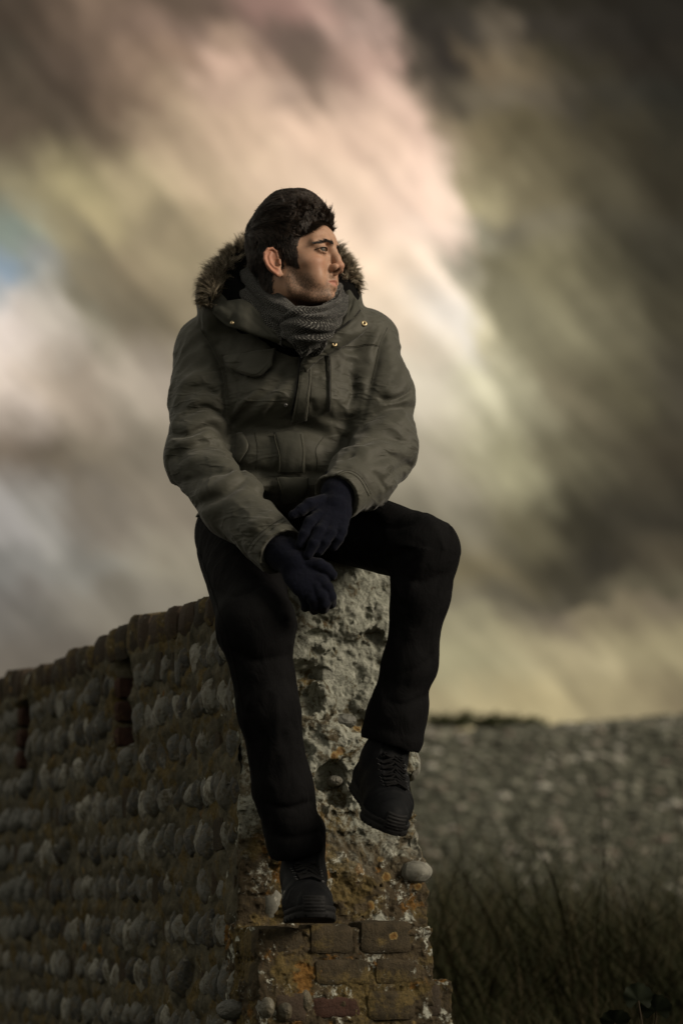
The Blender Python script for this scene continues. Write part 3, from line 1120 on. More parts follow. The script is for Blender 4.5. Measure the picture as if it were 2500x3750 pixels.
def rough_brick(lo, hi, seed, amp=0.004, n=5):
    """A worn brick between two corners given as (s, e, z)."""
    r = np.random.default_rng(seed)
    lo, hi = np.array(lo, float), np.array(hi, float)
    V, F = [], []
    base = 0
    c, hs = (lo + hi) / 2, (hi - lo) / 2
    for ax in range(3):
        for sg in (-1, 1):
            a, b = (ax + 1) % 3, (ax + 2) % 3
            u = np.linspace(-1, 1, n)
            A, B = np.meshgrid(u, u, indexing='ij')
            p = np.zeros((n, n, 3))
            p[..., ax], p[..., a], p[..., b] = sg, A, B
            V.append(p.reshape(-1, 3))
            f = grid_faces(n, n) + base
            F.append(f if sg > 0 else f[:, ::-1])
            base += n * n
    V = np.concatenate(V)
    q = np.abs(V) ** 7
    V = V / (q.sum(1) ** (1 / 7))[:, None]                # rounded arrises
    V = c + V * hs
    o = r.random(3) * 20
    for k in range(3):
        V[:, k] += amp * 2 * fbm(V[:, 0] * 30 + o[0] + 5 * k, V[:, 1] * 30 + o[1], V[:, 2] * 30 + o[2], 3, 0.6, seed)
    return V, np.concatenate(F)


def brick(lo, hi, mat, seed, amp=0.004, n=5, label=None):
    V, F = rough_brick(lo, hi, seed, amp, n)
    o = mesh_obj('brick', W(V[:, 0], V[:, 1], V[:, 2]), F, mat, wall)
    if label:
        o['label'] = label


def wall_px(px, py, s):
    """(e, z) on the end face plane s of the point seen at px, py."""
    d = ray(px, py)
    n = WS
    o = np.array([0, 0, CAM_Z])
    p0 = WO + s * WS
    t = ((p0 - o) @ n) / (d @ n)
    p = o + d * t
    return (p - WO) @ WE, p[2]


def build_base_bricks():
    # three courses of bricks in the ledge, as (left, right, top, bottom) in the picture
    rows = [
        (1134, 1300, 3385, 3496, M_OLD, None), (1316, 1512, 3372, 3494, M_OLD, 'brick with round orange and white lichen spots'),
        (1150, 1360, 3512, 3606, M_OLD, 'brick with two big orange lichen rings'), (1372, 1524, 3508, 3604, M_OLD, None),
        (1012, 1128, 3634, 3742, M_BRICK, None), (1142, 1328, 3652, 3728, M_RED, 'bare dark red brick'), (1342, 1526, 3628, 3738, M_OLD, None),
    ]
    for i, (x0, x1, y0, y1, m, lab) in enumerate(rows):
        e0, z1 = wall_px(x0, y0, -0.135)
        e1, z0 = wall_px(x1, y1, -0.135)
        fr = -0.139 + 0.006 * RNG.random()
        brick((fr, e0, z0), (fr + 0.10, e1, z1), m, 300 + i, 0.0035, 9, lab)
    for i, (x0, x1, y0, y1) in enumerate([(1534, 1612, 3592, 3735), (1500, 1660, 3748, 3860)]):
        e0, z1 = wall_px(x0, y0, -0.09)
        e1, z0 = wall_px(x1, y1, -0.09)
        brick((-0.105, e0, z0), (0.05, e1, z1), M_BRICK, 330 + i, 0.006, 8)
    # course on the near face beside the ledge
    for i, (s0, s1, z0, z1) in enumerate([(-0.13, -0.02, 0.452, 0.512), (-0.13, -0.02, 0.385, 0.445)]):
        brick((s0, -0.010, z0), (s1, 0.10, z1), M_OLD, 340 + i, 0.006, 7)


def build_footing():
    """The lowest courses under the ledge, down to the ground."""
    z, i = 0.302, 0
    while z > -0.05:
        e0 = -0.006
        for n in range(4):
            w = (0.46 + 0.012) / 4 if i % 2 else (0.14, 0.105, 0.12, 0.105)[n]
            brick((-0.135 + 0.006 * RNG.random(), e0, z - 0.066), (0.10, e0 + w - 0.008, z - 0.006), M_OLD, 800 + 4 * i + n, 0.005, 5)
            e0 += w
        z -= 0.070
        i += 1


def build_slot_jambs():
    for k, (a, b, z0, z1) in enumerate(SLOTS):
        z, i = z0 + 0.004, 0
        while z < z1 - 0.03:
            h = min(0.062 + 0.006 * RNG.random(), z1 - z)
            brick((b - 0.022 + 0.006 * RNG.random(), -0.004, z), (b + 0.05, 0.13, z + h - 0.008), M_RED, 700 + 20 * k + i, 0.006, 5)
            z += h
            i += 1


def build_coping():
    # bricks on edge along the head of the wall; the head is uneven and steps down in places
    s, i = 0.10, 0
    while s < 4.0:
        w = 0.07 + 0.04 * RNG.random() if RNG.random() < 0.6 else 0.12 + 0.07 * RNG.random()
        h = W_TOP + 0.022 * (RNG.random() - 0.5) + 0.040 * (vnoise(np.array([s * 3.1]), np.array([0.]), np.array([0.]), 77)[0] - 0.5)
        z0 = 1.178 + 0.01 * RNG.random()
        brick((s, -0.012 - 0.008 * RNG.random(), z0), (s + w - 0.007, 0.21, h), M_BRICK, 400 + i, 0.006, 5)
        if s > 0.3:
            brick((s + 0.004, 0.216, z0), (s + w - 0.007, W_TH + 0.01, h - 0.008 * RNG.random()), M_BRICK, 900 + i, 0.006, 4)
        s += w
        i += 1


def build_flints():
    var, sliver = [], []
    for i in range(14):
        fl = (RNG.normal(0, 0.5), -1.0, RNG.normal(0, 0.5)) if i % 3 == 2 else None      # some are split, with a broken face
        v, f = cobble_variant(200 + i, 6, 0.30, fl)
        o = mesh_obj('flint', v, f, M_FLINT)
        me = o.data
        bpy.data.objects.remove(o)
        var.append(me)
    for i in range(6):
        V, F = rough_brick((-1, -1, -1), (1, 1, 1), 260 + i, 0.0, 5)
        V = V * (1 + 0.16 * fbm(V[:, 0] * 1.3 + i * 3, V[:, 1] * 1.3, V[:, 2] * 1.3, 3, 0.6, 60 + i))[:, None]
        o = mesh_obj('brick', V, F, M_BRICK)
        sliver.append(o.data)
        bpy.data.objects.remove(o)
    yaw = math.atan2(WS[1], WS[0])
    rest = MB()
    items = []
    for row in range(-7, 3):
        zc = 0.92 + 0.105 * row
        s = 0.02 + 0.02 * RNG.random()
        while s < 4.1:
            is_b = RNG.random() < 0.13
            w = RNG.uniform(0.022, 0.04) if is_b else RNG.uniform(0.018, 0.042)
            s += w
            hz = RNG.uniform(0.030, 0.044) if is_b else RNG.uniform(0.034, 0.053)
            skip = any(a - 0.012 < s < b + 0.012 and z0 - 0.03 < zc < z1 + 0.03 for a, b, z0, z1 in SLOTS)
            if not skip and RNG.random() < 0.97:
                items.append((s, zc + RNG.uniform(-0.008, 0.008), w, hz, is_b))
            s += w + (RNG.uniform(-0.010, 0.002) if RNG.random() < 0.9 else RNG.uniform(0.004, 0.03))
    items.sort(key=lambda q: q[0])
    nf = nb = 0
    for k, (s, z, w, hz, is_b) in enumerate(items):
        me = sliver[k % 6] if is_b else var[int(RNG.integers(14))]
        dep = RNG.uniform(0.016, 0.024) if is_b else RNG.uniform(0.026, 0.036)
        out = RNG.uniform(0.004, 0.012) if is_b else RNG.uniform(0.005, 0.019)
        rot = Matrix.Rotation(RNG.normal(0, 0.30), 4, 'Y') @ Matrix.Rotation(RNG.normal(0, 0.15), 4, 'Z')
        loc = W(np.array(s), np.array(out + (0.008 if is_b else 0.004)), np.array(z))
        mat4 = Matrix.Translation(Vector(loc)) @ Matrix.Rotation(yaw, 4, 'Z') @ rot @ Matrix.Diagonal((w, dep, hz, 1))
        if is_b:
            nb += 1
            full = nb > 150
        else:
            nf += 1
            full = nf > 290
        if not full:
            o = link('brick' if is_b else 'flint', me, None, wall)
            o.matrix_basis = mat4
        elif not is_b:
            v = np.array([mat4 @ x.co for x in me.vertices])
            rest.add(v, [tuple(p.vertices) for p in me.polygons])
    o = rest.obj('flint', M_FLINT, wall)
    o['kind'] = 'stuff'


def build_cobbles():
    v0 = [cobble_variant(280 + i, 8, 0.12) for i in range(8)]
    # (px, py, depth behind the end plane, half sizes along s / e / z, label)
    for i, (px, py, s, a, b, c, lab) in enumerate([
            (1512, 3192, 0.020, 0.045, 0.040, 0.028, 'round pale grey cobble bulging out of the corner'),
            (1498, 2800, 0.05, 0.04, 0.022, 0.038, None),
            (1496, 3070, 0.06, 0.03, 0.020, 0.024, None),
            (985, 3290, 0.030, 0.035, 0.032, 0.050, 'large pale flint beside the standing shoe'),
            (965, 3690, -0.10, 0.05, 0.020, 0.030, None), (1025, 3700, -0.10, 0.05, 0.024, 0.028, None),
            (1108, 3668, -0.105, 0.04, 0.018, 0.032, None), (850, 3700, 0.03, 0.05, 0.036, 0.024, None),
            (1226, 2474, 0.040, 0.034, 0.050, 0.036, 'rust brown stone set deep in a hole'),
            (1225, 2860, 0.02, 0.02, 0.018, 0.012, None), (1260, 2640, 0.0, 0.02, 0.030, 0.017, None)]):
        e, z = wall_px(px, py, s)
        v, f = v0[i % 8]
        v = v * np.array([a, b, c])
        o = mesh_obj('cobble', W(v[:, 0] + s, v[:, 1] + e, v[:, 2] + z), f, M_RUBBLE if i == 8 else (M_COBBLE if i in (0, 1, 2, 3) else M_FLINT), wall)
        if lab:
            o['label'] = lab


build_mortar_core()
build_wall_end()
build_base_bricks()
build_footing()
build_slot_jambs()
build_coping()
build_flints()
build_cobbles()
# ------------------------------------------------------------------ the seated man: body and head
PSI, PITCH = R(66.5), R(6)
_f = np.array([math.sin(PSI), -math.cos(PSI), 0.0])
_l = np.array([math.cos(PSI), math.sin(PSI), 0.0])
_z = np.array([0, 0, 1.0])
HF = _f * math.cos(PITCH) + _z * math.sin(PITCH)
HU = _z * math.cos(PITCH) - _f * math.sin(PITCH)
HR = np.stack([HF, _l, HU], 1)                # head axes: forward, left, up
H0 = P(1083, 992, 5.17)                       # midway between the ears


def hp(x, y, z):
    """A point of the head from millimetres forward, left, up of the middle between the ears."""
    return H0 + HR @ (np.array([x, y, z]) * 0.001)


def hell(f, c, r, k=0, op='u', rz=0.0, ry=0.0, rx=0.0, m=0.0):
    M = Matrix.Rotation(rz, 3, 'Z') @ Matrix.Rotation(ry, 3, 'Y') @ Matrix.Rotation(rx, 3, 'X')
    f.ell(hp(*c), np.array(r) * 0.001, HR @ np.array(M), k * 0.001, op, m)


def hchain(f, pts, rad, k=0, op='u'):
    f.chain([hp(*p) for p in pts], [q * 0.001 for q in rad], k * 0.001, op)


def hridge(f, pts, amp, w, taper=True):
    f.ridge([hp(*p) for p in pts], amp * 0.001, w * 0.001, taper)


def axis(lo, hi, fine0, fine1, h, H):
    a = np.arange(fine0, fine1, h)
    lo_ = np.arange(fine0 - H, lo, -H)[::-1]
    hi_ = np.arange(fine1 + H * 0.5, hi, H)
    return np.concatenate([lo_, a, hi_])


def mat_skin(t, b, tc):
    o = tc.outputs['Object']
    def attr(n):
        a = t.new('ShaderNodeAttribute', attribute_name=n)
        return a.outputs['Fac']
    n = t.noise(o, 60, 5, 0.6)
    c = t.ramp(n, [(0.25, (0.36, 0.206, 0.136)), (0.75, (0.46, 0.278, 0.190))])
    c = t.mix(t.math('MULTIPLY', attr('flush'), 0.55), c, (0.46, 0.165, 0.105))
    c = t.mix(t.math('MULTIPLY', attr('lip'), 0.75), c, (0.40, 0.165, 0.125))
    st = t.rng(t.noise(t.mapping(o, scale=(1, 1, 0.5)), 420, 3, 0.7), 0.36, 0.62)
    bd = t.math('MULTIPLY', attr('beard'), t.math('ADD', t.math('MULTIPLY', st, 0.50), 0.36))
    c = t.mix(bd, c, (0.048, 0.034, 0.022))
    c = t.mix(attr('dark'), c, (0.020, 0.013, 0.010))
    t.put(b.inputs['Base Color'], c)
    b.inputs['Subsurface Weight'].default_value = 0.10
    b.inputs['Subsurface Radius'].default_value = (0.012, 0.005, 0.003)
    b.inputs['Subsurface Scale'].default_value = 0.6
    t.put(b.inputs['Normal'], t.bump(t.noise(o, 500, 4, 0.6), 0.18, 0.0015))


M_SKIN = material('skin', mat_skin, rough=0.52, spec=0.35)
EYES = [(78.0, s * 32.5, 23.0) for s in (-1, 1)]


def ear(f, sgn):
    o = np.array([-6.0, sgn * 71.0, 5.0])
    a = unit(np.array([-0.80, sgn * 0.60, 0.0]))          # backwards and outwards
    u = unit(np.array([-0.16, sgn * 0.08, 1.0]))
    a = unit(a - u * (a @ u))
    n = np.cross(a, u) * sgn                               # out of the ear's bowl
    if n[1] * sgn < 0:
        n = -n
    q = lambda x, z, d=0.0: tuple(o + a * x + u * z + n * d)
    M = np.stack([a, n, u], 1)
    pos = np.array(q(15, 2))
    f.ell(hp(*pos), np.array([18, 5.0, 28]) * 0.001, HR @ M, 0.003)
    pos = np.array(q(10, -24, 0))
    f.ell(hp(*pos), np.array([9, 4.5, 11]) * 0.001, HR @ M, 0.003)
    pos = np.array(q(13, 0, 7.0))
    f.ell(hp(*pos), np.array([12.5, 5.0, 20]) * 0.001, HR @ M, 0.003, 's')
    hel = [q(2, 10, 3.5), q(2, 22, 4), q(9, 31, 4), q(19, 31, 4), q(28, 23, 4), q(32, 10, 4), q(30, -4, 4), q(24, -17, 3.5), q(15, -28, 3)]
    hchain(f, hel, [2.4, 2.8, 3.2, 3.4, 3.4, 3.3, 3.0, 3.0, 4.0], 2.2)
    ant = [q(13, 24, 3), q(21, 12, 3.5), q(21, -2, 3.5), q(15, -13, 3)]
    hchain(f, ant, [1.8, 2.3, 2.5, 2.2], 2.0)
    pos = np.array(q(8, -3, 2.0))
    f.ell(hp(*pos), np.array([7, 4.0, 9]) * 0.001, HR @ M, 0.003, 's')
    hchain(f, [q(0, 2, 4), q(2, -6, 4.5)], [2.8, 3.4], 2.5)
    hchain(f, [q(12, -14, 3), q(9, -17, 3)], [3, 2.5], 2)


def build_body():
    xs = axis(-0.50, 0.46, H0[0] - 0.135, H0[0] + 0.145, 0.0019, 0.013)
    ys = axis(4.80, 5.75, H0[1] - 0.125, H0[1] + 0.115, 0.0019, 0.013)
    zs = axis(0.42, 2.14, H0[2] - 0.125, H0[2] + 0.150, 0.0019, 0.013)
    f = Fld(xs, ys, zs)
    # skull and face
    hell(f, (-4, 0, 46), (95, 75, 82))
    hell(f, (50, 0, 50), (48.5, 57, 44), 14)
    hell(f, (42, 0, -6), (47, 58, 52), 16)
    hell(f, (44, 0, -52), (44, 45, 36), 14)
    for s in (-1, 1):
        hchain(f, [(2, s * 54, -30), (8, s * 50, -58), (44, s * 34, -74), (70, s * 12, -79)], [14, 14, 12.5, 12], 16)
        hell(f, (60, s * 48, -5), (24, 15, 15), 14, rz=-s * 0.5)
        hell(f, (64, s * 71, 44), (20, 12, 26), 14, 's')
    hell(f, (60.5, 0, -42), (24, 31, 25), 12)
    hell(f, (72, 0, -80), (13, 18, 13), 9)
    for s in (-1, 1):
        hell(f, (56, s * 40, -36), (24, 17, 26), 16)
    # brow, sockets
    for s in (-1, 1):
        hchain(f, [(89, s * 9, 41), (85.5, s * 30, 43.5), (70, s * 50, 38)], [7.2, 7.2, 6.0], 9)
    for s in (-1, 1):
        hell(f, (96, s * 31, 26), (15, 19, 12.0), 9, 's')
        hell(f, (92, s * 20, 26), (12, 6, 12), 7, 's')
    # lids round the eyeballs
    for (x, y, z) in EYES:
        s = 1 if y > 0 else -1
        hell(f, (x, y, z), (14.2, 15.4, 13.8), 5)
        hell(f, (x + 11, y + 2.0 * s, z - 2.2), (10, 15.0, 4.6), 1.0, 's', rz=s * 0.12)
        hell(f, (x, y, z), (11.9, 11.9, 11.9), 0.5, 's')
    for s in (-1, 1):
        hridge(f, [(94, s * 18, 28), (93, s * 31, 32.5), (83, s * 45, 28)], -0.7, 1.8)
        hridge(f, [(93, s * 20, 12), (88, s * 34, 8), (80, s * 44, 10)], -1.0, 4)
    # nose
    hchain(f, [(85, 0, 36), (92.5, 0, 24), (98.5, 0, 8), (103.5, 0, -9)], [8.5, 8.0, 8.6, 9.4], 8)
    hell(f, (105.0, 0, -11.5), (10.2, 10, 9.0), 5)
    for s in (-1, 1):
        hell(f, (94, s * 12.5, -16), (13, 7.0, 9.0), 5, rz=s * 0.25)
    hchain(f, [(105, 0, -19), (92, 0, -27)], [4.5, 5], 4)
    for s in (-1, 1):
        hell(f, (98, s * 7.9, -24.5), (10, 4.0, 7.0), 1.5, 's', rz=s * 0.15)
        hridge(f, [(91, s * 21, -8), (85, s * 23, -16), (87, s * 20, -25)], -1.6, 2.6)
        hridge(f, [(87, s * 22, -22), (78, s * 32, -40)], -1.2, 4.5)
    # mouth
    up = [(72.5, -27, -47.5), (83, -15, -43.5), (88, -4, -41), (87.5, 0, -41.8), (88, 4, -41), (83, 15, -43.5), (72.5, 27, -47.5)]
    hchain(f, up, [2.0, 3.8, 4.2, 4.0, 4.2, 3.8, 2.0], 5)
    low = [(73.5, -24, -49.5), (82.5, -13, -52.5), (86, 0, -53.8), (82.5, 13, -52.5), (73.5, 24, -49.5)]
    hchain(f, low, [2.0, 4.2, 5.0, 4.2, 2.0], 4)
    hridge(f, [(72.5, -28, -48.5), (85.5, -15, -48.2), (93, -4, -47.2), (93.5, 0, -47.6), (93, 4, -47.2), (85.5, 15, -48.2), (72.5, 28, -48.5)], -2.6, 1.9, False)
    hridge(f, [(91.5, 0, -30), (92.5, 0, -38)], -1.2, 3.0)
    hridge(f, [(72.5, -18, -62), (83.5, 0, -65.5), (72.5, 18, -62)], -2.2, 5)
    skull = f.F.copy()
    for s in (-1, 1):
        ear(f, s)
    # neck, trunk, arms and legs
    nb = P(1085, 1190, 5.27)
    f.cone(hp(-16, 0, -35), nb, 0.058, 0.064, 0.02)
    f.ell(P(1070, 1300, 5.31), (0.165, 0.085, 0.10), None, 0.05)
    f.ell(P(1070, 1500, 5.32), (0.135, 0.085, 0.16), None, 0.05)
    f.ell(P(1045, 1850, 5.42), (0.15, 0.10, 0.12), None, 0.06)
    for pts, rad in BODY_LIMBS:
        f.chain([P(*p) for p in pts], rad, 0.02)
    V, Q = f.mesh()
    o = mesh_obj('person', V, Q, M_SKIN)
    tag(o, 'man in olive parka, grey scarf and black trousers sitting on the wall, gazing away', 'person')
    # pigment: beard, lips, flush, lash roots; nostril shade is painted in
    L = (V - H0) @ HR * 1000
    x, y, z = L.T
    ay = np.abs(y)
    ss = lambda a, b, v: sst((v - a) / (b - a))
    n = fbm(x * 0.06, y * 0.06, z * 0.06, 3, 0.6, 88) * 14
    cheek = np.interp(x, [0, 20, 45, 65, 80], [18, -2, -24, -44, -57])
    beard = ss(10, -18, z - cheek + n) * ss(-4, 10, x)
    beard *= ss(100, 85, x + 0 * z) * 0.9
    clear = np.exp(-(((x - 85) / 14) ** 2 + (y / 15) ** 2 + ((z + 71) / 7) ** 2))       # the bare patch under the lower lip
    soul = np.exp(-((y / 9) ** 2 + ((z + 63) / 4.0) ** 2))
    must = ss(-28, -32, z) * ss(-46, -40, z) * ss(28, 12, ay) * ss(69, 77, x) * 0.8 * ss(1.0, 5, ay)
    corner = np.exp(-(((ay - 25) / 6) ** 2 + ((z + 52) / 9) ** 2)) * 0.6 * (x > 70)
    chin = ss(-70, -84, z) * (x > 20)
    beard = np.clip(np.maximum.reduce([beard * (1 - 0.0 * clear), must, corner, chin, 0.8 * soul * (x > 73)]), 0, 1)
    beard *= 1 - 0.85 * clear
    beard *= ss(-112, -100, z)
    lipz = np.where(z > -47.6, (z + 47.6) / 6.5, (-47.6 - z) / 8.5)
    lip = ss(1.15, 0.8, lipz + (ay / 25) ** 2) * ss(69, 75, x)
    beard *= 1 - lip
    flush = np.exp(-(((x - 107) / 12) ** 2 + (y / 16) ** 2 + ((z + 12) / 12) ** 2)) * 0.7
    flush = np.maximum(flush, 0.55 * np.exp(-(((x - 72) / 18) ** 2 + ((ay - 45) / 18) ** 2 + ((z + 8) / 16) ** 2)))
    flush = np.maximum(flush, ss(71, 80, ay) * ss(12, 2, x) * 0.95 * (np.abs(z) < 48))
    dark = np.zeros_like(x)
    for (ex, ey, ez) in EYES:                        # roots of the lashes along the lid margins
        q = np.abs(np.sqrt(((y - ey - 2.0 * np.sign(ey)) / 15.0) ** 2 + ((z - ez + 2.2) / 4.6) ** 2) - 1)
        dark = np.maximum(dark, np.exp(-(q / 0.22) ** 2) * (x > ex + 3) * (x < ex + 18) * np.where(z > ez - 2.0, 0.9, 0.0))
    dark = np.maximum(dark, np.clip(1.5 * np.exp(-(((ay - 7.9) / 3.6) ** 2 + ((z + 21) / 4.5) ** 2 + ((x - 98) / 9) ** 2)), 0, 0.95))  # shade inside the nostrils, painted into the skin colour
    for nm, a in (('beard', beard), ('lip', lip), ('flush', flush), ('dark', dark)):
        at = o.data.attributes.new(nm, 'FLOAT', 'POINT')
        at.data.foreach_set('value', a.astype(np.float32))
    return o, f, skull


BODY_LIMBS = [
    ([(790, 1275, 5.31), (722, 1690, 5.21), (1010, 1990, 5.0)], [0.05, 0.042, 0.03]),
    ([(1310, 1265, 5.31), (1398, 1650, 5.22), (1235, 1810, 5.03)], [0.05, 0.042, 0.03]),
    ([(1010, 1990, 5.0), (1100, 2085, 4.935), (1140, 2170, 4.935)], [0.022, 0.012, 0.008]),
    ([(1235, 1810, 5.03), (1210, 1900, 4.975), (1180, 1960, 4.955)], [0.022, 0.012, 0.008]),
    ([(870, 1960, 5.38), (935, 2285, 5.03), (1050, 2900, 5.105), (1090, 3080, 5.15), (1098, 3200, 5.155), (1100, 3290, 5.155)], [0.07, 0.055, 0.042, 0.028, 0.02, 0.014]),
    ([(1220, 1890, 5.38), (1560, 2030, 5.07), (1450, 2660, 5.145), (1425, 2760, 5.155), (1400, 2860, 5.15)], [0.07, 0.052, 0.040, 0.025, 0.016]),
]

person, BODY, SKULL = build_body()
SKULL_F = Fld(BODY.xs, BODY.ys, BODY.zs[:2])
SKULL_F.zs, SKULL_F.F = BODY.zs, SKULL


def build_eyes():
    def mat_eye(t, b, tc):
        o = tc.outputs['Object']
        sep = t.new('ShaderNodeSeparateXYZ')
        t.put(sep.inputs[0], o)
        r = t.math('SQRT', t.math('ADD', t.math('POWER', sep.outputs[1], 2.0), t.math('POWER', sep.outputs[2], 2.0)))
        c = t.mix(t.rng(r, 0.44, 0.48), t.ramp(r, [(0.17, (0.004, 0.004, 0.004)), (0.20, (0.12, 0.055, 0.015)), (0.40, (0.085, 0.038, 0.012)), (0.46, (0.02, 0.012, 0.006))]),
                  (0.11, 0.098, 0.085))  # white of the eye, its colour darkened for the shade of the lids
        c = t.mix(t.rng(sep.outputs[0], -0.1, 0.1), (0.11, 0.092, 0.08), c)
        t.put(b.inputs['Base Color'], c)
    m = material('eye', mat_eye, rough=0.4, spec=0.15)
    for (x, y, z) in EYES:
        v, f = [], []
        n, k = 18, 14
        for j in range(k + 1):
            th = math.pi * j / k
            for i in range(n):
                a = 2 * math.pi * i / n
                v.append((math.cos(th), math.sin(th) * math.cos(a), math.sin(th) * math.sin(a)))
        for j in range(k):
            for i in range(n):
                f.append((j * n + i, j * n + (i + 1) % n, (j + 1) * n + (i + 1) % n, (j + 1) * n + i))
        o = mesh_obj('eye', v, f, m, person)
        g = Matrix(np.vstack([np.hstack([HR, hp(x, y, z)[:, None]]), [0, 0, 0, 1]]).tolist())
        o.matrix_basis = g @ Matrix.Rotation(R(4), 4, 'Z') @ Matrix.Diagonal((0.0118, 0.0118, 0.0118, 1))


build_eyes()


def build_lashes():
    for (ex, ey, ez) in EYES:
        s = 1 if ey > 0 else -1
        mb = MB()
        for sg, rad in ((1, 0.0009),):
            pts = []
            for a in np.linspace(0.12, math.pi - 0.12, 13):
                y, z = ey + 2.0 * s + 14.4 * math.cos(a), ez - 2.2 + sg * 4.6 * math.sin(a)
                line = np.array([hp(q, y, z) for q in np.arange(110, 60, -0.4)])
                v = BODY.sample(line)
                k = int((v < 0.0004).argmax())
                pts.append(line[k])
            mb.tube(pts, rad, 4)
        mb.obj('eyelash', M_HAIR, person)


# ------------------------------------------------------------------ hair
def mat_hair(t, b, tc):
    g = t.new('ShaderNodeNewGeometry')
    c = t.ramp(g.outputs['Random Per Island'], [(0.0, (0.008, 0.006, 0.005)), (0.5, (0.018, 0.0125, 0.0098)), (0.85, (0.042, 0.029, 0.022)), (1.0, (0.095, 0.066, 0.049))])
    t.put(b.inputs['Base Color'], c)


M_HAIR = material('hair', mat_hair, rough=0.42, spec=0.25)


def strand_mesh(mb, roots, dirs, norms, length, width, n=5, lift=0.15, curl=0.0, rng=RNG, field=None, keep=0.002):
    """Tapered three-sided strands that start at roots and lie along dirs."""
    m = len(roots)
    t = np.linspace(0, 1, n)
    P0 = roots.copy()
    pts = [P0]
    d = dirs.copy()
    step = (length / (n - 1))[:, None]
    for i in range(1, n):
        d = d + norms * (lift * (i / n)) + rng.normal(0, 1, d.shape) * curl
        d /= np.linalg.norm(d, axis=1, keepdims=True)
        q = pts[-1] + d * step
        if field is not None:
            v = field.sample(q)
            g = field.grad(q)
            q = q + g * np.clip(keep + 0.0006 * i - v, -0.02, 0.02)[:, None] * 0.85
        pts.append(q)
    side = np.cross(dirs, norms)
    side /= np.linalg.norm(side, axis=1, keepdims=True) + 1e-9
    V = []
    for i in range(n):
        w = (width * (1 - 0.9 * t[i] ** 1.5))[:, None]
        V += [pts[i] - side * w, pts[i] + norms * w * 0.8, pts[i] + side * w]
    V = np.stack(V, 1).reshape(-1, 3)
    b = np.arange(m)[:, None] * (3 * n)
    F = []
    for i in range(n - 1):
        for a, c in ((0, 1), (1, 2)):
            F.append(b + np.array([[3 * i + a, 3 * i + c, 3 * i + 3 + c, 3 * i + 3 + a]]))
    mb.add(V, np.concatenate(F))


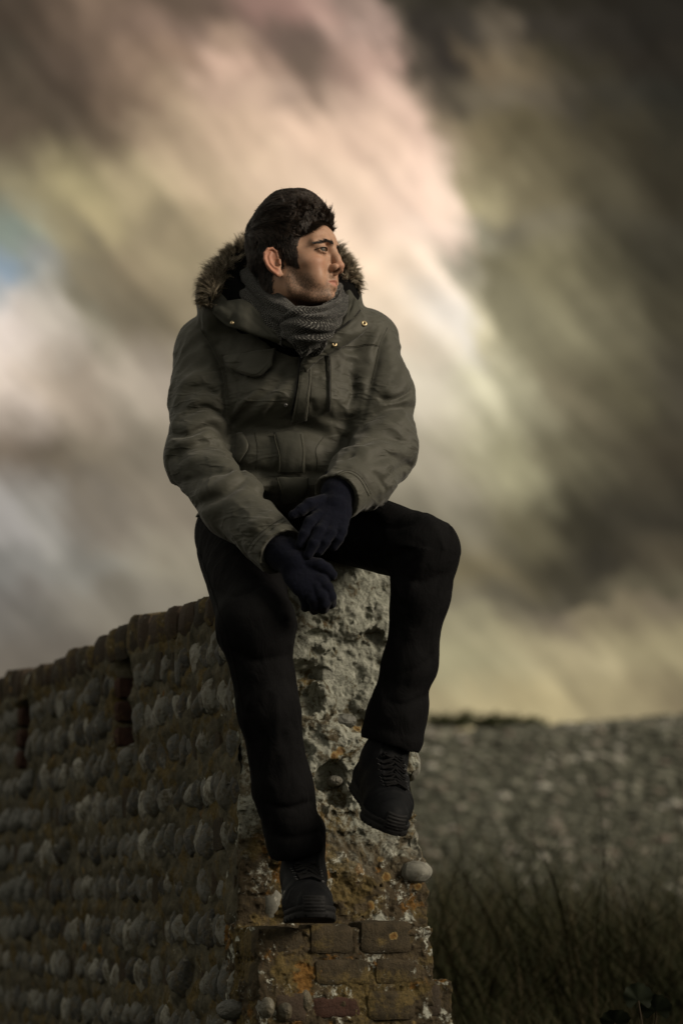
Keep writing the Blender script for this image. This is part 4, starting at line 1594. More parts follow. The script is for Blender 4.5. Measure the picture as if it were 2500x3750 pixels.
def build_hair():
    lo, hi = H0 - 0.17, H0 + np.array([0.17, 0.17, 0.19])
    f = Fld.box(lo, hi, 0.0028)
    hell(f, (-4, 0, 46), (95, 75, 82), m=0.06)
    hell(f, (50, 0, 50), (48.5, 57, 44), 14, m=0.05)
    hell(f, (42, 0, -6), (47, 58, 52), 16)
    f.cone(hp(-16, 0, -35), P(1085, 1190, 5.27), 0.058, 0.064, 0.02)
    X, Y, Z = f.xs[:, None, None] - H0[0], f.ys[None, :, None] - H0[1], f.zs[None, None, :] - H0[2]
    L = [(X * HR[0, i] + Y * HR[1, i] + Z * HR[2, i]) * 1000 for i in range(3)]
    x, y, z = L
    th = 4 + 45 * sst((z - 46) / 84) * (1 - 0.40 * sst((x - 50) / 45)) * (1 - 0.55 * sst((-x + 0) / 80)) + 1.5 * sst((-x - 20) / 60)
    th = th - 3.0 * sst((20 - z) / 30) + 9.0 * sst((z - 40) / 50) * (0.18 - np.abs(fbm((x + z * 0.3) * 0.020, y * 0.055, (z - x * 0.3) * 0.055, 3, 0.6, 71))) + 3 * fbm(x * 0.05, y * 0.07, z * 0.07, 2, 0.6, 75)
    nz = 13 * fbm(x * 0.06, y * 0.06, z * 0.06, 2, 0.6, 72)
    xh = np.interp(z + nz * 0.8, [-100, -62, -14, -8, 12, 34, 50, 66, 78, 88, 96, 104, 116, 135], [-38, -34, -26, 22, 31, 35, 42, 52, 58, 64, 70, 78, 89, 94])
    xh = xh + 7 * sst((-y - 6) / 30) * sst((z - 46) / 30) * sst((104 - z) / 24)        # the fringe is swept to his right
    th = th * (0.12 + 0.88 * sst((xh - x) / (36 - 8 * sst((z - 68) / 34)))) 
    f.F -= (th * 0.001).astype(np.float32)
    xh = xh - np.where(z > -10, 8.0 + 5.0 * sst((76 - z) / 20), 3.0)
    f.F = np.maximum(f.F, np.minimum((8 - z) * 0.001, (x - 0.0) * 0.001).astype(np.float32))
    behind = np.where(z < 30, np.where(np.abs(y) < 50, -20, 999), 999)
    f.F = np.maximum(f.F, ((x - np.minimum(xh, behind)) * 0.0008).astype(np.float32))
    f.F = np.maximum(f.F, ((-56 - z + 0.25 * (x + 40)) * 0.001).astype(np.float32))
    for s in (-1, 1):                                                # room for the ears
        hell(f, (-12, s * 80, 4), (21, 13, 33), 3, 's')
    V, Q = f.mesh()
    V = V.astype(np.float32)
    mb = MB()
    mb.add(V, Q)
    g = f.grad(V)
    Lv = (V - H0) @ HR * 1000
    r = np.random.default_rng(17)
    ok = np.nonzero((g @ HU > -0.6) & (Lv[:, 2] > -70))[0]
    wt = 1 + 1.6 * sst((Lv[ok, 2] - 70) / 40)
    pick = r.choice(ok, 20000, replace=True, p=wt / wt.sum())
    p, nrm, l = V[pick], g[pick], Lv[pick]
    # growth: forwards and across on the crown, down and back on the sides, down at the back
    top = sst((l[:, 2] - 70) / 40)[:, None]
    fwd, left, upv = HR.T
    dt = fwd * 1.0 - left * 0.35 + upv * 0.10
    dt_ = dt
    back = sst((-l[:, 0] - 10) / 50)[:, None]
    ds = -upv * 1.0 + (fwd * 0.15) * (1 - back) - fwd * 0.20 * back
    cl = np.stack([vnoise(l[:, 0] * 0.045, l[:, 1] * 0.045, l[:, 2] * 0.045, 90 + i) - 0.5 for i in range(3)], 1)
    ds_ = -upv * 1.0
    d = dt * top + ds * (1 - top) + cl * (0.4 + 0.7 * top) + r.normal(0, 0.06, (len(p), 3))
    d -= nrm * (d * nrm).sum(1, keepdims=True)
    d /= np.linalg.norm(d, axis=1, keepdims=True) + 1e-9
    ln = (0.010 + 0.038 * top[:, 0]) * (0.6 + 0.8 * r.random(len(p)))
    strand_mesh(mb, p - nrm * 0.001, d, nrm, ln, 0.0006 + 0.00025 * top[:, 0], 8, 0.03, 0.045, r, f, 0.0008)
    # locks on the crown: handfuls of hair that share a sweep and come to a point together
    ok = np.nonzero((Lv[:, 2] > 62) & (Lv[:, 0] > -80))[0]
    n, K = 1300, 16
    pick = r.choice(ok, n)
    p, nrm, l = V[pick], g[pick], Lv[pick]
    tp = sst((l[:, 2] - 66) / 36)[:, None]
    cl = np.stack([vnoise(l[:, 0] * 0.05, l[:, 1] * 0.05, l[:, 2] * 0.05, 95 + i) - 0.5 for i in range(3)], 1)
    d = dt_ * tp + ds_ * (1 - tp) + cl * 1.0 + r.normal(0, 0.08, (n, 3))
    d -= nrm * (d * nrm).sum(1, keepdims=True)
    d /= np.linalg.norm(d, axis=1, keepdims=True) + 1e-9
    off = r.normal(0, 0.0026, (n * K, 3))
    P2, N2, D2 = np.repeat(p, K, 0) + off, np.repeat(nrm, K, 0), np.repeat(d, K, 0)
    ln = np.repeat((0.018 + 0.034 * tp[:, 0]) * (0.7 + 0.6 * r.random(n)), K) * (0.85 + 0.3 * r.random(n * K))
    D2 = D2 - off / ln[:, None] * 0.85                                # converge at the tip
    D2 = D2 + np.repeat(np.cross(d, nrm) * r.normal(0, 0.25, (n, 1)), K, 0)
    D2 /= np.linalg.norm(D2, axis=1, keepdims=True)
    strand_mesh(mb, P2, D2, N2, ln, np.full(n * K, 0.0006), 8, np.float64(0.05), 0.02, r, f, 0.0022)
    # the fringe: locks that leave the front edge, some falling over the forehead and some swept up
    ok = np.nonzero((SKULL_F.sample(V) > 0.002) & (Lv[:, 2] > 52) & (Lv[:, 2] < 118) & (Lv[:, 0] > 30) & (g @ fwd > 0.25))[0]
    n, K = 420, 16
    pick = r.choice(ok, n)
    p, nrm, l = V[pick], g[pick], Lv[pick]
    fall = (r.random(n) < np.where(l[:, 1] < -8, 0.62, 0.25))[:, None]
    cl = np.stack([vnoise(l[:, 0] * 0.09, l[:, 1] * 0.09, l[:, 2] * 0.09, 195 + i) - 0.5 for i in range(3)], 1)
    d = np.where(fall, fwd * 0.75 - upv * 0.45 - left * 0.25, upv * 0.9 + fwd * 0.15 - left * 0.45) + cl * 1.2 + r.normal(0, 0.12, (n, 3))
    d -= nrm * ((d * nrm).sum(1, keepdims=True) - 0.16)
    d /= np.linalg.norm(d, axis=1, keepdims=True) + 1e-9
    off = r.normal(0, 0.0024, (n * K, 3))
    P2, N2, D2 = np.repeat(p, K, 0) + off, np.repeat(nrm, K, 0), np.repeat(d, K, 0)
    ln = np.repeat(np.where(fall[:, 0], 0.017, 0.024) * (0.6 + 0.8 * r.random(n)), K) * (0.85 + 0.3 * r.random(n * K))
    D2 = D2 - off / ln[:, None] * 0.8
    D2 /= np.linalg.norm(D2, axis=1, keepdims=True)
    strand_mesh(mb, P2, D2, N2, ln, np.full(n * K, 0.00055), 7, -0.05, 0.03, r)
    # the hairline itself: single hairs out of the skin in front of the cap
    ok = np.nonzero((Lv[:, 2] > -12) & (Lv[:, 0] > 14) & (np.abs(Lv[:, 1]) > 2) & (SKULL_F.sample(V) < 0.008) & (SKULL_F.sample(V) > -0.0025))[0]
    pick = r.choice(ok, 9000)
    p, l = V[pick], Lv[pick]
    p = p + (fwd * 1.0)[None] * (0.018 * r.random(len(p)) ** 1.5)[:, None] + r.normal(0, 0.0015, (len(p), 3))
    for _ in range(3):
        p = p - SKULL_F.grad(p) * SKULL_F.sample(p)[:, None]
    nrm = SKULL_F.grad(p)
    top = sst((l[:, 2] - 56) / 30)[:, None]
    d = (dt_ * top) + (-upv * 0.9 - fwd * 0.45) * (1 - top) + r.normal(0, 0.16, (len(p), 3))
    d -= nrm * (d * nrm).sum(1, keepdims=True)
    d /= np.linalg.norm(d, axis=1, keepdims=True) + 1e-9
    strand_mesh(mb, p, d, nrm, (0.006 + 0.012 * top[:, 0]) * (0.6 + 0.8 * r.random(len(p))), np.full(len(p), 0.0005), 5, 0.25, 0.06, r)
    # sideburns, thinning towards the lobe of the ear
    n = 2600
    z_, s_ = 16 - 30 * r.random(n) ** 1.3, np.where(r.random(n) < 0.5, -1.0, 1.0)
    x_ = 6 + (24 + 0.15 * z_) * r.random(n) ** 0.8 + 0.25 * np.clip(-z_, 0, 20)
    keep = r.random(n) < np.clip((z_ + 17) / 16, 0.05, 1)
    p = np.array([hp(a, 66 * c, b) for a, b, c in zip(x_[keep], z_[keep], s_[keep])])
    for _ in range(5):
        p = p - SKULL_F.grad(p) * SKULL_F.sample(p)[:, None]
    nrm = SKULL_F.grad(p)
    d = -upv + fwd * 0.15 + r.normal(0, 0.16, (len(p), 3))
    d -= nrm * ((d * nrm).sum(1, keepdims=True) - 0.12)
    d /= np.linalg.norm(d, axis=1, keepdims=True)
    strand_mesh(mb, p, d, nrm, 0.006 + 0.006 * r.random(len(p)), np.full(len(p), 0.00036), 4, 0.0, 0.06, r)
    # stray hairs along the outline
    ok = np.nonzero(Lv[:, 2] > 40)[0]
    pick = r.choice(ok, 420)
    p, nrm, l = V[pick], g[pick], Lv[pick]
    d = dt_ + r.normal(0, 0.35, (len(p), 3))
    d -= nrm * ((d * nrm).sum(1, keepdims=True) - 0.10)
    d /= np.linalg.norm(d, axis=1, keepdims=True)
    strand_mesh(mb, p, d, nrm, 0.012 + 0.014 * r.random(len(p)), np.full(len(p), 0.0005), 6, 0.10, 0.10, r)
    # tufts over the brow
    ok = np.nonzero((Lv[:, 2] > 76) & (Lv[:, 0] > 62))[0]
    pick = r.choice(ok, 160)
    p, nrm = V[pick], g[pick]
    d = fwd * 0.8 - left * 0.3 + upv * 0.10 + r.normal(0, 0.20, (len(p), 3))
    d -= nrm * ((d * nrm).sum(1, keepdims=True) - 0.12)
    d /= np.linalg.norm(d, axis=1, keepdims=True)
    strand_mesh(mb, p, d, nrm, 0.014 + 0.012 * r.random(len(p)), np.full(len(p), 0.0010), 5, -0.25, 0.08, r)
    o = mb.obj('hair', M_HAIR, person)


build_hair()


def build_brows():
    r = np.random.default_rng(23)
    for s in (-1, 1):
        mb = MB()
        n = 360
        u = r.random(n)
        x = np.interp(u, [0, 0.45, 1], [101, 97, 74])
        y = np.interp(u, [0, 0.45, 1], [9, 30, 53]) * s
        z = np.interp(u, [0, 0.45, 1], [39.0, 40.0, 34.5]) + r.normal(0, 1, n) * np.interp(u, [0, 0.6, 1], [1.9, 1.7, 0.8])
        p = np.array([hp(*q) for q in zip(x, y, z)])
        for _ in range(3):
            p = p - BODY.grad(p) * BODY.sample(p)[:, None]
        nrm = BODY.grad(p)
        d = np.array([HR @ np.array([-0.55, s * 0.75, 0.25 - 0.35 * q]) for q in u]) + r.normal(0, 0.12, (n, 3))
        d -= nrm * (d * nrm).sum(1, keepdims=True)
        d /= np.linalg.norm(d, axis=1, keepdims=True)
        strand_mesh(mb, p, d, nrm, 0.006 + 0.005 * r.random(n), np.full(n, 0.00055), 4, 0.05, 0.04, r)
        mb.obj('eyebrow', M_HAIR, person)
    # beard stubble: short hairs along the jaw, on the lip and chin
    me = person.data
    V = np.empty(len(me.vertices) * 3, np.float32)
    me.vertices.foreach_get('co', V)
    V = V.reshape(-1, 3)
    bd = np.empty(len(V), np.float32)
    me.attributes['beard'].data.foreach_get('value', bd)
    ok = np.nonzero(bd > 0.3)[0]
    pick = r.choice(ok, 3000, p=bd[ok] / bd[ok].sum())
    p = V[pick]
    nrm = BODY.grad(p)
    d = HR @ np.array([0.45, 0, -0.8]) + r.normal(0, 0.3, (len(p), 3))
    d = d - nrm * (d * nrm).sum(1, keepdims=True)
    d = d / np.linalg.norm(d, axis=1, keepdims=True) + nrm * 0.45
    mb = MB()
    strand_mesh(mb, p, d, nrm, 0.0018 + 0.0022 * r.random(len(p)), np.full(len(p), 0.00018), 3, 0.0, 0.05, r)
    o = mb.obj('beard_stubble', M_HAIR, person)


build_brows()
build_lashes()
# ------------------------------------------------------------------ clothes
def c1(x, y):
    return 700 + x / 2.24, 650 + y / 2.24


def c2(x, y):
    return 560 + x * 0.638, 1050 + y * 0.638


def weave(t, o, s=900):
    n = t.new('ShaderNodeTexWave', wave_type='BANDS', bands_direction='DIAGONAL')
    t.put(n.inputs[0], o)
    n.inputs['Scale'].default_value = s
    n.inputs['Distortion'].default_value = 1.5
    return n.outputs['Fac']


def mat_parka(t, b, tc):
    o = tc.outputs['Object']
    c = t.ramp(t.noise(o, 9, 5, 0.6), [(0.3, (0.041, 0.041, 0.031)), (0.7, (0.058, 0.0575, 0.044))])
    c = t.mix(t.rng(t.noise(o, 600, 3, 0.7), 0.35, 0.65, 0.0, 0.35), c, (0.060, 0.059, 0.047))
    t.put(b.inputs['Base Color'], c)
    b.inputs['Sheen Weight'].default_value = 0.12
    b.inputs['Sheen Roughness'].default_value = 0.5
    n1 = t.bump(t.noise(o, 1100, 2, 0.6), 0.25, 0.0006)
    n2 = t.bump(t.noise(t.mapping(o, rot=(0.3, 0.2, 0.5), scale=(1, 1, 1.5)), 17, 3, 0.5, 0.3), 0.35, 0.012, n1)
    # sharp creases of stiff cotton
    n3 = n2
    for k, (ry, sc) in enumerate(((0.45, 13), (-0.5, 16))):
        q = t.mapping(o, (3.0 * k, 0, 0), (0.2, ry, 0.0), (1, 1, 3.2))
        cr = t.math('ABSOLUTE', t.math('SUBTRACT', t.noise(q, sc, 1, 0.4, 0.15), 0.5))
        cr = t.math('MULTIPLY', t.rng(cr, 0.0, 0.10, 1.0, 0.0), t.rng(t.noise(t.vmath('ADD', o, (k, 2, 5)), 8, 2), 0.47, 0.64))
        n3 = t.bump(cr, 0.30, 0.007, n3)
    t.put(b.inputs['Normal'], n3)


def mat_trim(t, b, tc):
    o = tc.outputs['Object']
    c = t.ramp(t.noise(o, 14, 5, 0.6), [(0.3, (0.040, 0.041, 0.033)), (0.7, (0.056, 0.056, 0.045))])
    t.put(b.inputs['Base Color'], c)
    n1 = t.bump(t.noise(o, 900, 2, 0.6), 0.25, 0.0006)
    t.put(b.inputs['Normal'], t.bump(t.noise(o, 28, 3, 0.5, 0.3), 0.3, 0.008, n1))


def mat_jeans(t, b, tc):
    o = tc.outputs['Object']
    c = t.ramp(t.noise(o, 12, 4), [(0.3, (0.0040, 0.0040, 0.0044)), (0.7, (0.0062, 0.0062, 0.0066))])
    c = t.mix(t.rng(t.noise(o, 700, 2, 0.7), 0.4, 0.7, 0, 0.5), c, (0.011, 0.011, 0.012))
    t.put(b.inputs['Base Color'], c)
    n1 = t.bump(t.noise(o, 900, 2, 0.6), 0.3, 0.0006)
    t.put(b.inputs['Normal'], t.bump(t.noise(t.mapping(o, scale=(1, 1, 0.6)), 26, 5, 0.6, 1.0), 0.4, 0.012, n1))


def mat_glove(t, b, tc):
    o = tc.outputs['Object']
    c = t.ramp(t.noise(o, 320, 4, 0.7), [(0.3, (0.0040, 0.0048, 0.0088)), (0.7, (0.0078, 0.009, 0.0175))])
    t.put(b.inputs['Base Color'], c)
    b.inputs['Sheen Weight'].default_value = 0.05
    t.put(b.inputs['Normal'], t.bump(t.noise(o, 420, 4, 0.7), 0.7, 0.002))


def mat_scarf(t, b, tc):
    uv = tc.outputs['UV']
    sep = t.new('ShaderNodeSeparateXYZ')
    t.put(sep.inputs[0], uv)
    u, v = sep.outputs[0], sep.outputs[1]                     # metres along and across
    u = t.math('ADD', u, t.math('MULTIPLY', t.noise(uv, 60, 2), 0.004))
    band = t.math('PINGPONG', t.math('ADD', v, 10.0), 0.0095)
    s = t.math('FRACT', t.math('MULTIPLY', t.math('ADD', t.math('ADD', u, 10.0), t.math('MULTIPLY', band, 1.0)), 165.0))
    fl = t.noise(t.mapping(uv, scale=(1, 1, 1)), 420, 4, 0.75)
    line = t.math('MULTIPLY', t.rng(s, 0.52, 0.68), t.rng(fl, 0.44, 0.60))
    pale = t.ramp(fl, [(0.35, (0.06, 0.06, 0.057)), (0.55, (0.20, 0.198, 0.185)), (0.75, (0.46, 0.455, 0.43))])
    dark = t.ramp(fl, [(0.3, (0.008, 0.008, 0.008)), (0.7, (0.024, 0.0235, 0.022))])
    c = t.mix(line, dark, pale)
    t.put(b.inputs['Base Color'], c)
    b.inputs['Sheen Weight'].default_value = 0.2
    n = t.bump(line, 0.5, 0.0012)
    t.put(b.inputs['Normal'], t.bump(fl, 0.4, 0.0015, n))


def mat_fur(t, b, tc):
    g = t.new('ShaderNodeNewGeometry')
    c = t.ramp(g.outputs['Random Per Island'], [(0.0, (0.050, 0.043, 0.032)), (0.45, (0.15, 0.127, 0.092)), (0.8, (0.28, 0.235, 0.17)), (1.0, (0.46, 0.39, 0.29))])
    t.put(b.inputs['Base Color'], c)


def mat_shoe(t, b, tc):
    o = tc.outputs['Object']
    c = t.ramp(t.noise(o, 30, 4), [(0.3, (0.0045, 0.005, 0.0058)), (0.7, (0.0075, 0.008, 0.0092))])
    t.put(b.inputs['Base Color'], c)
    t.put(b.inputs['Normal'], t.bump(t.noise(o, 700, 3, 0.6), 0.4, 0.001))


M_PARKA = material('parka_cloth', mat_parka, rough=0.62, spec=0.28)
M_TRIM = material('parka_trim', mat_trim, rough=0.8, spec=0.25)
M_JEANS = material('black_denim', mat_jeans, rough=0.85, spec=0.05)
M_GLOVE = material('navy_wool', mat_glove, rough=0.95, spec=0.04)
M_SCARF = material('herringbone', mat_scarf, rough=0.95, spec=0.1)
M_FUR = material('fur', mat_fur, rough=0.75, spec=0.2)
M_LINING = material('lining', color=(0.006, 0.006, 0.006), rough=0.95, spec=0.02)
M_SHOE = material('shoe_upper', mat_shoe, rough=0.6, spec=0.07)
M_SOLE = material('shoe_sole', color=(0.012, 0.012, 0.0125), rough=0.6, spec=0.10)
M_LACE = material('lace', color=(0.009, 0.009, 0.0095), rough=0.9, spec=0.05)
M_BRASS = material('brass', color=(0.45, 0.36, 0.22), rough=0.38, spec=0.5, metal=0.85)
M_STEEL = material('grey_metal', color=(0.30, 0.30, 0.30), rough=0.35, spec=0.5, metal=0.8)
M_SEAM = material('seam', color=(0.020, 0.0195, 0.015), rough=0.9, spec=0.1)
M_ZIP = material('zip', color=(0.012, 0.012, 0.012), rough=0.5, spec=0.4)


def wrinkle(f, amp, sx, sz, seed, w=0.03):
    i, x, y, z = f.near(w)
    o = 0.5 * fbm(x * 6, y * 6, z * 6, 2, 0.5, seed + 9)
    n = fbm(x * sx + o, y * sx + o, z * sz + o, 3, 0.5, seed)
    f.F[i] -= (amp * (1.0 - np.abs(n) * 5.0)).astype(np.float32)


def cloth(f, pts, amp, along, around, skew, seed, reach=0.13, power=1.0, gate=0.0):
    """Creases of a sleeve or leg: they run round the limb, slanting, between smooth stretches."""
    pts = np.asarray(pts, float)
    i, x, y, z = f.near(0.03)
    q = np.stack([x, y, z], 1).astype(float)
    best = np.full(len(q), 9.0)
    s, th = np.zeros(len(q)), np.zeros(len(q))
    L = 0.0
    for a, b in zip(pts[:-1], pts[1:]):
        d = b - a
        l = np.linalg.norm(d)
        d = d / l
        u = np.clip((q - a) @ d, 0, l)
        r = q - a - u[:, None] * d
        dist = np.linalg.norm(r, axis=1)
        e1 = unit(np.cross(d, [0.0, 1.0, 0.15]))
        e2 = np.cross(d, e1)
        c = dist < best
        best = np.where(c, dist, best)
        s = np.where(c, L + u, s)
        th = np.where(c, np.arctan2(r @ e1, r @ e2), th)
        L += l
    ct, st = np.cos(th), np.sin(th)
    ws = s + 0.03 * fbm(s * 9, ct * 1.2, st * 1.2, 2, 0.5, seed + 5)
    n = fbm(ws * along + skew * ct, ct * around, st * around + 0.4 * s * along, 3, 0.45, seed)
    m = sst((fbm(s * 8, ct * 0.9, st * 0.9, 2, 0.5, seed + 7) + 0.22 + gate) / 0.3)
    h = 1 - np.clip(np.abs(n) * 6.5, 0, 1.6) ** power
    f.F[i] -= (amp * h * m * sst((reach - best) / 0.03) * sst(s / 0.05)).astype(np.float32)


def fold(f, pts, amp, w, conv=c2, taper=True):
    """A fold that runs along a line on the front of a garment."""
    p = spline(np.array([conv(*q) for q in pts]), max(10, 6 * len(pts)))
    c = f.cast(p[:, 0], p[:, 1], 0.003)
    f.ridge(c, amp * (1.0 if abs(amp) < 0.017 else 1.3), w * 0.9, taper, 1.35)
    if amp < 0:
        f.ridge(c - f.grad(c) * 0.002, amp * 0.55, 0.0052, taper, 2.0)


def loft_rows(f, rows, k, n=2.5):
    """Elliptical rows given as (py, px, half width px, Y, half depth)."""
    R_ = np.array([[P(px, py, Y)[2], P(px, py, Y)[0], hw / FPX * Y, Y, b] for py, px, hw, Y, b in rows])
    R_ = R_[np.argsort(R_[:, 0])]
    z = np.clip(f.zs, R_[0, 0], R_[-1, 0])
    zi = np.linspace(R_[0, 0], R_[-1, 0], 80)
    tt = np.interp(zi, R_[:, 0], np.arange(len(R_)))
    sm = spline(R_[:, 1:], 400)
    st = np.linspace(0, len(R_) - 1, 400)
    cx, a, cy, b = (np.interp(z, zi, np.interp(tt, st, sm[:, q])) for q in range(4))
    X, Y = f.xs[:, None, None], f.ys[None, :, None]
    qx, qy = np.abs(X - cx) / a, np.abs(Y - cy) / b
    d = ((qx ** n + qy ** n) ** (1 / n) - 1) * np.minimum(a, b)
    Z = f.zs[None, None, :]
    d = np.maximum(d, np.maximum(R_[0, 0] - Z, Z - R_[-1, 0]))
    f.put((slice(None),) * 3, d.astype(np.float32), k)


def build_parka():
    f = Fld.box((-0.40, 4.84, 1.18), (0.19, 5.58, 1.93), 0.0036)
    loft_rows(f, [(1085, 1085, 105, 5.29, 0.075), (1135, 1080, 175, 5.30, 0.095), (1180, 1070, 255, 5.305, 0.112), (1240, 1062, 275, 5.30, 0.128),
                  (1400, 1072, 268, 5.29, 0.145), (1500, 1068, 272, 5.28, 0.156), (1545, 1066, 268, 5.285, 0.150), (1585, 1064, 250, 5.30, 0.136),
                  (1660, 1062, 262, 5.30, 0.150), (1760, 1056, 270, 5.31, 0.158), (1830, 1040, 285, 5.33, 0.165), (1890, 1020, 300, 5.37, 0.165)], 0.0)
    # shoulders and sleeves
    f.cone(P(1075, 1205, 5.31), P(772, 1278, 5.30), 0.073, 0.070, 0.05)
    f.cone(P(1075, 1205, 5.31), P(1325, 1258, 5.30), 0.075, 0.074, 0.05)
    f.chain([P(772, 1275, 5.30), P(746, 1480, 5.245), P(718, 1680, 5.20)], [0.072, 0.070, 0.065], 0.026)
    f.chain([P(718, 1680, 5.20), P(852, 1850, 5.10), P(1018, 2008, 4.975)], [0.066, 0.064, 0.052], 0.022)
    f.chain([P(1325, 1262, 5.30), P(1378, 1450, 5.25), P(1402, 1640, 5.21)], [0.077, 0.076, 0.070], 0.026)
    f.chain([P(1402, 1640, 5.21), P(1330, 1745, 5.11), P(1242, 1812, 5.015)], [0.070, 0.066, 0.053], 0.022)
    # hood lying round the neck
    hood = [P(800, 1150, 5.21), P(800, 1065, 5.29), P(872, 985, 5.38), P(1000, 930, 5.44), P(1150, 955, 5.42), P(1235, 1040, 5.33), P(1272, 1115, 5.22)]
    hs = spline(hood, 22)
    f.chain(hs, np.interp(np.linspace(0, 1, 22), [0, 0.25, 0.5, 0.75, 1], [0.030, 0.045, 0.055, 0.040, 0.026]), 0.03)
    # the neck opening
    f.chain([P(1040, 1060, 5.23), P(1050, 1150, 5.17), P(1075, 1265, 5.12)], [0.072, 0.052, 0.012], 0.012, 's')
    # loose folds of the cloth
    for pts, amp, w in PARKA_FOLDS:
        fold(f, pts, amp, w)
    cloth(f, [P(765, 1275, 5.30), P(735, 1480, 5.245), P(712, 1680, 5.20), P(850, 1850, 5.10), P(1018, 2008, 4.975)], 0.0048, 14, 1.0, 0.7, 131)
    cloth(f, [P(1325, 1262, 5.30), P(1378, 1450, 5.25), P(1402, 1640, 5.21), P(1330, 1745, 5.11), P(1242, 1812, 5.015)], 0.0048, 14, 1.0, -0.7, 132)
    cloth(f, [P(1070, 1140, 5.31), P(1066, 1500, 5.30), P(1050, 1860, 5.33)], 0.0042, 9, 2.6, 1.6, 133, 0.30)
    wrinkle(f, 0.0008, 20, 30, 130)
    # open cuffs
    for a, b, r in ((P(850, 1850, 5.10), P(1018, 2008, 4.975), 0.062), (P(1330, 1745, 5.11), P(1242, 1812, 5.015), 0.063)):
        d = unit(b - a)
        f.ell(b + d * (r * 0.86), (r, r, r), None, 0.004, 's')
    # hem: cut level behind, lifted over the lap in front
    g = f.sub((-1, 4.8, 1.0), (1, 5.7, 1.46))
    V, Q = f.mesh()
    o = mesh_obj('parka', V, Q, M_PARKA, person)
    return o, f


PARKA_FOLDS = [
    # bloused over the waist cord
    ([(440, 850), (560, 805), (700, 822), (860, 806), (1000, 862), (1140, 905)], -0.024, 0.016),
    ([(470, 800), (600, 770), (780, 775), (900, 752), (1040, 815), (1150, 850)], 0.013, 0.020),
    ([(600, 1090), (760, 1075), (1000, 1080)], -0.020, 0.015),
    ([(450, 1000), (560, 1050), (700, 1070)], -0.013, 0.014),
    ([(560, 1150), (690, 1165)], 0.010, 0.014), ([(590, 1190), (690, 1210)], -0.010, 0.010),
    # drawn across the chest
    ([(800, 400), (690, 500), (580, 610), (450, 750)], 0.012, 0.013), ([(770, 500), (650, 600), (540, 700), (450, 800)], -0.014, 0.012),
    ([(790, 560), (700, 640), (600, 720), (480, 800)], 0.011, 0.012), ([(720, 620), (690, 690), (640, 750)], -0.010, 0.010),
    ([(640, 540), (560, 600), (460, 660)], -0.008, 0.012), ([(450, 470), (470, 620), (440, 740)], -0.008, 0.014),
    ([(1010, 700), (1060, 745), (1130, 700), (1190, 600)], 0.007, 0.016), ([(920, 720), (960, 770), (1060, 800)], 0.009, 0.014),
    ([(1130, 480), (1150, 600), (1120, 700)], -0.006, 0.016), ([(1200, 520), (1230, 640), (1200, 760)], 0.007, 0.016),
    ([(900, 640), (930, 740)], -0.006, 0.010),
    # armholes
    ([(270, 240), (350, 360), (400, 480), (420, 640), (425, 800)], -0.010, 0.011), ([(1345, 240), (1300, 330), (1275, 440), (1245, 560), (1200, 760)], -0.012, 0.012),
    ([(300, 230), (380, 330)], 0.006, 0.010), ([(1300, 250), (1280, 350)], 0.006, 0.010),
    # near sleeve
    ([(190, 600), (290, 580), (400, 640)], -0.008, 0.010), ([(170, 560), (290, 540), (400, 590)], 0.008, 0.014),
    ([(190, 730), (300, 690), (410, 750)], -0.010, 0.009), ([(200, 690), (300, 650), (420, 700)], 0.009, 0.013),
    ([(80, 840), (200, 850), (330, 800), (425, 880)], -0.014, 0.011), ([(90, 800), (220, 800), (340, 760), (420, 820)], 0.010, 0.014),
    ([(90, 990), (200, 930), (330, 890), (440, 960)], -0.013, 0.011), ([(90, 930), (220, 880), (340, 850)], 0.011, 0.013),
    ([(120, 1060), (260, 990), (440, 1010)], 0.010, 0.016), ([(110, 900), (150, 960), (140, 1020)], -0.009, 0.010),
    ([(150, 1130), (300, 1080), (490, 1060)], -0.009, 0.011), ([(440, 960), (500, 1040), (520, 1090)], -0.010, 0.010),
    ([(250, 1255), (390, 1195), (540, 1100)], -0.016, 0.011), ([(230, 1200), (380, 1140), (510, 1060)], 0.011, 0.015),
    ([(270, 1300), (420, 1250), (570, 1150)], 0.009, 0.014),
    ([(550, 1470), (580, 1430), (660, 1370), (720, 1340)], -0.008, 0.006), ([(470, 1420), (560, 1380), (650, 1300)], 0.005, 0.012),
    ([(480, 1400), (520, 1450)], -0.007, 0.007), ([(560, 1400), (590, 1450)], -0.005, 0.005), ([(640, 1350), (680, 1400)], -0.005, 0.005),
    # far sleeve
    ([(1400, 400), (1430, 480), (1400, 580)], 0.008, 0.013), ([(1290, 640), (1380, 650), (1480, 600)], -0.013, 0.010),
    ([(1300, 590), (1400, 600), (1470, 550)], 0.011, 0.014), ([(1230, 770), (1350, 700), (1490, 690)], -0.014, 0.010),
    ([(1270, 700), (1380, 660), (1480, 640)], 0.010, 0.013), ([(1200, 830), (1320, 790), (1490, 780)], 0.010, 0.015),
    ([(1180, 905), (1320, 860), (1480, 900)], -0.012, 0.011), ([(1160, 960), (1300, 920), (1480, 970)], 0.009, 0.016),
    ([(1250, 1010), (1370, 970), (1490, 1040)], -0.011, 0.011), ([(1330, 1120), (1390, 1060), (1470, 1010)], -0.008, 0.010),
    ([(1260, 1060), (1310, 1110), (1330, 1170)], -0.010, 0.009), ([(1290, 1180), (1320, 1150), (1400, 1120)], 0.007, 0.012),
    ([(1020, 1080), (1100, 1040), (1190, 1080), (1255, 1180)], -0.007, 0.006), ([(1080, 1000), (1160, 960)], -0.007, 0.009),
]

parka, PK = build_parka()


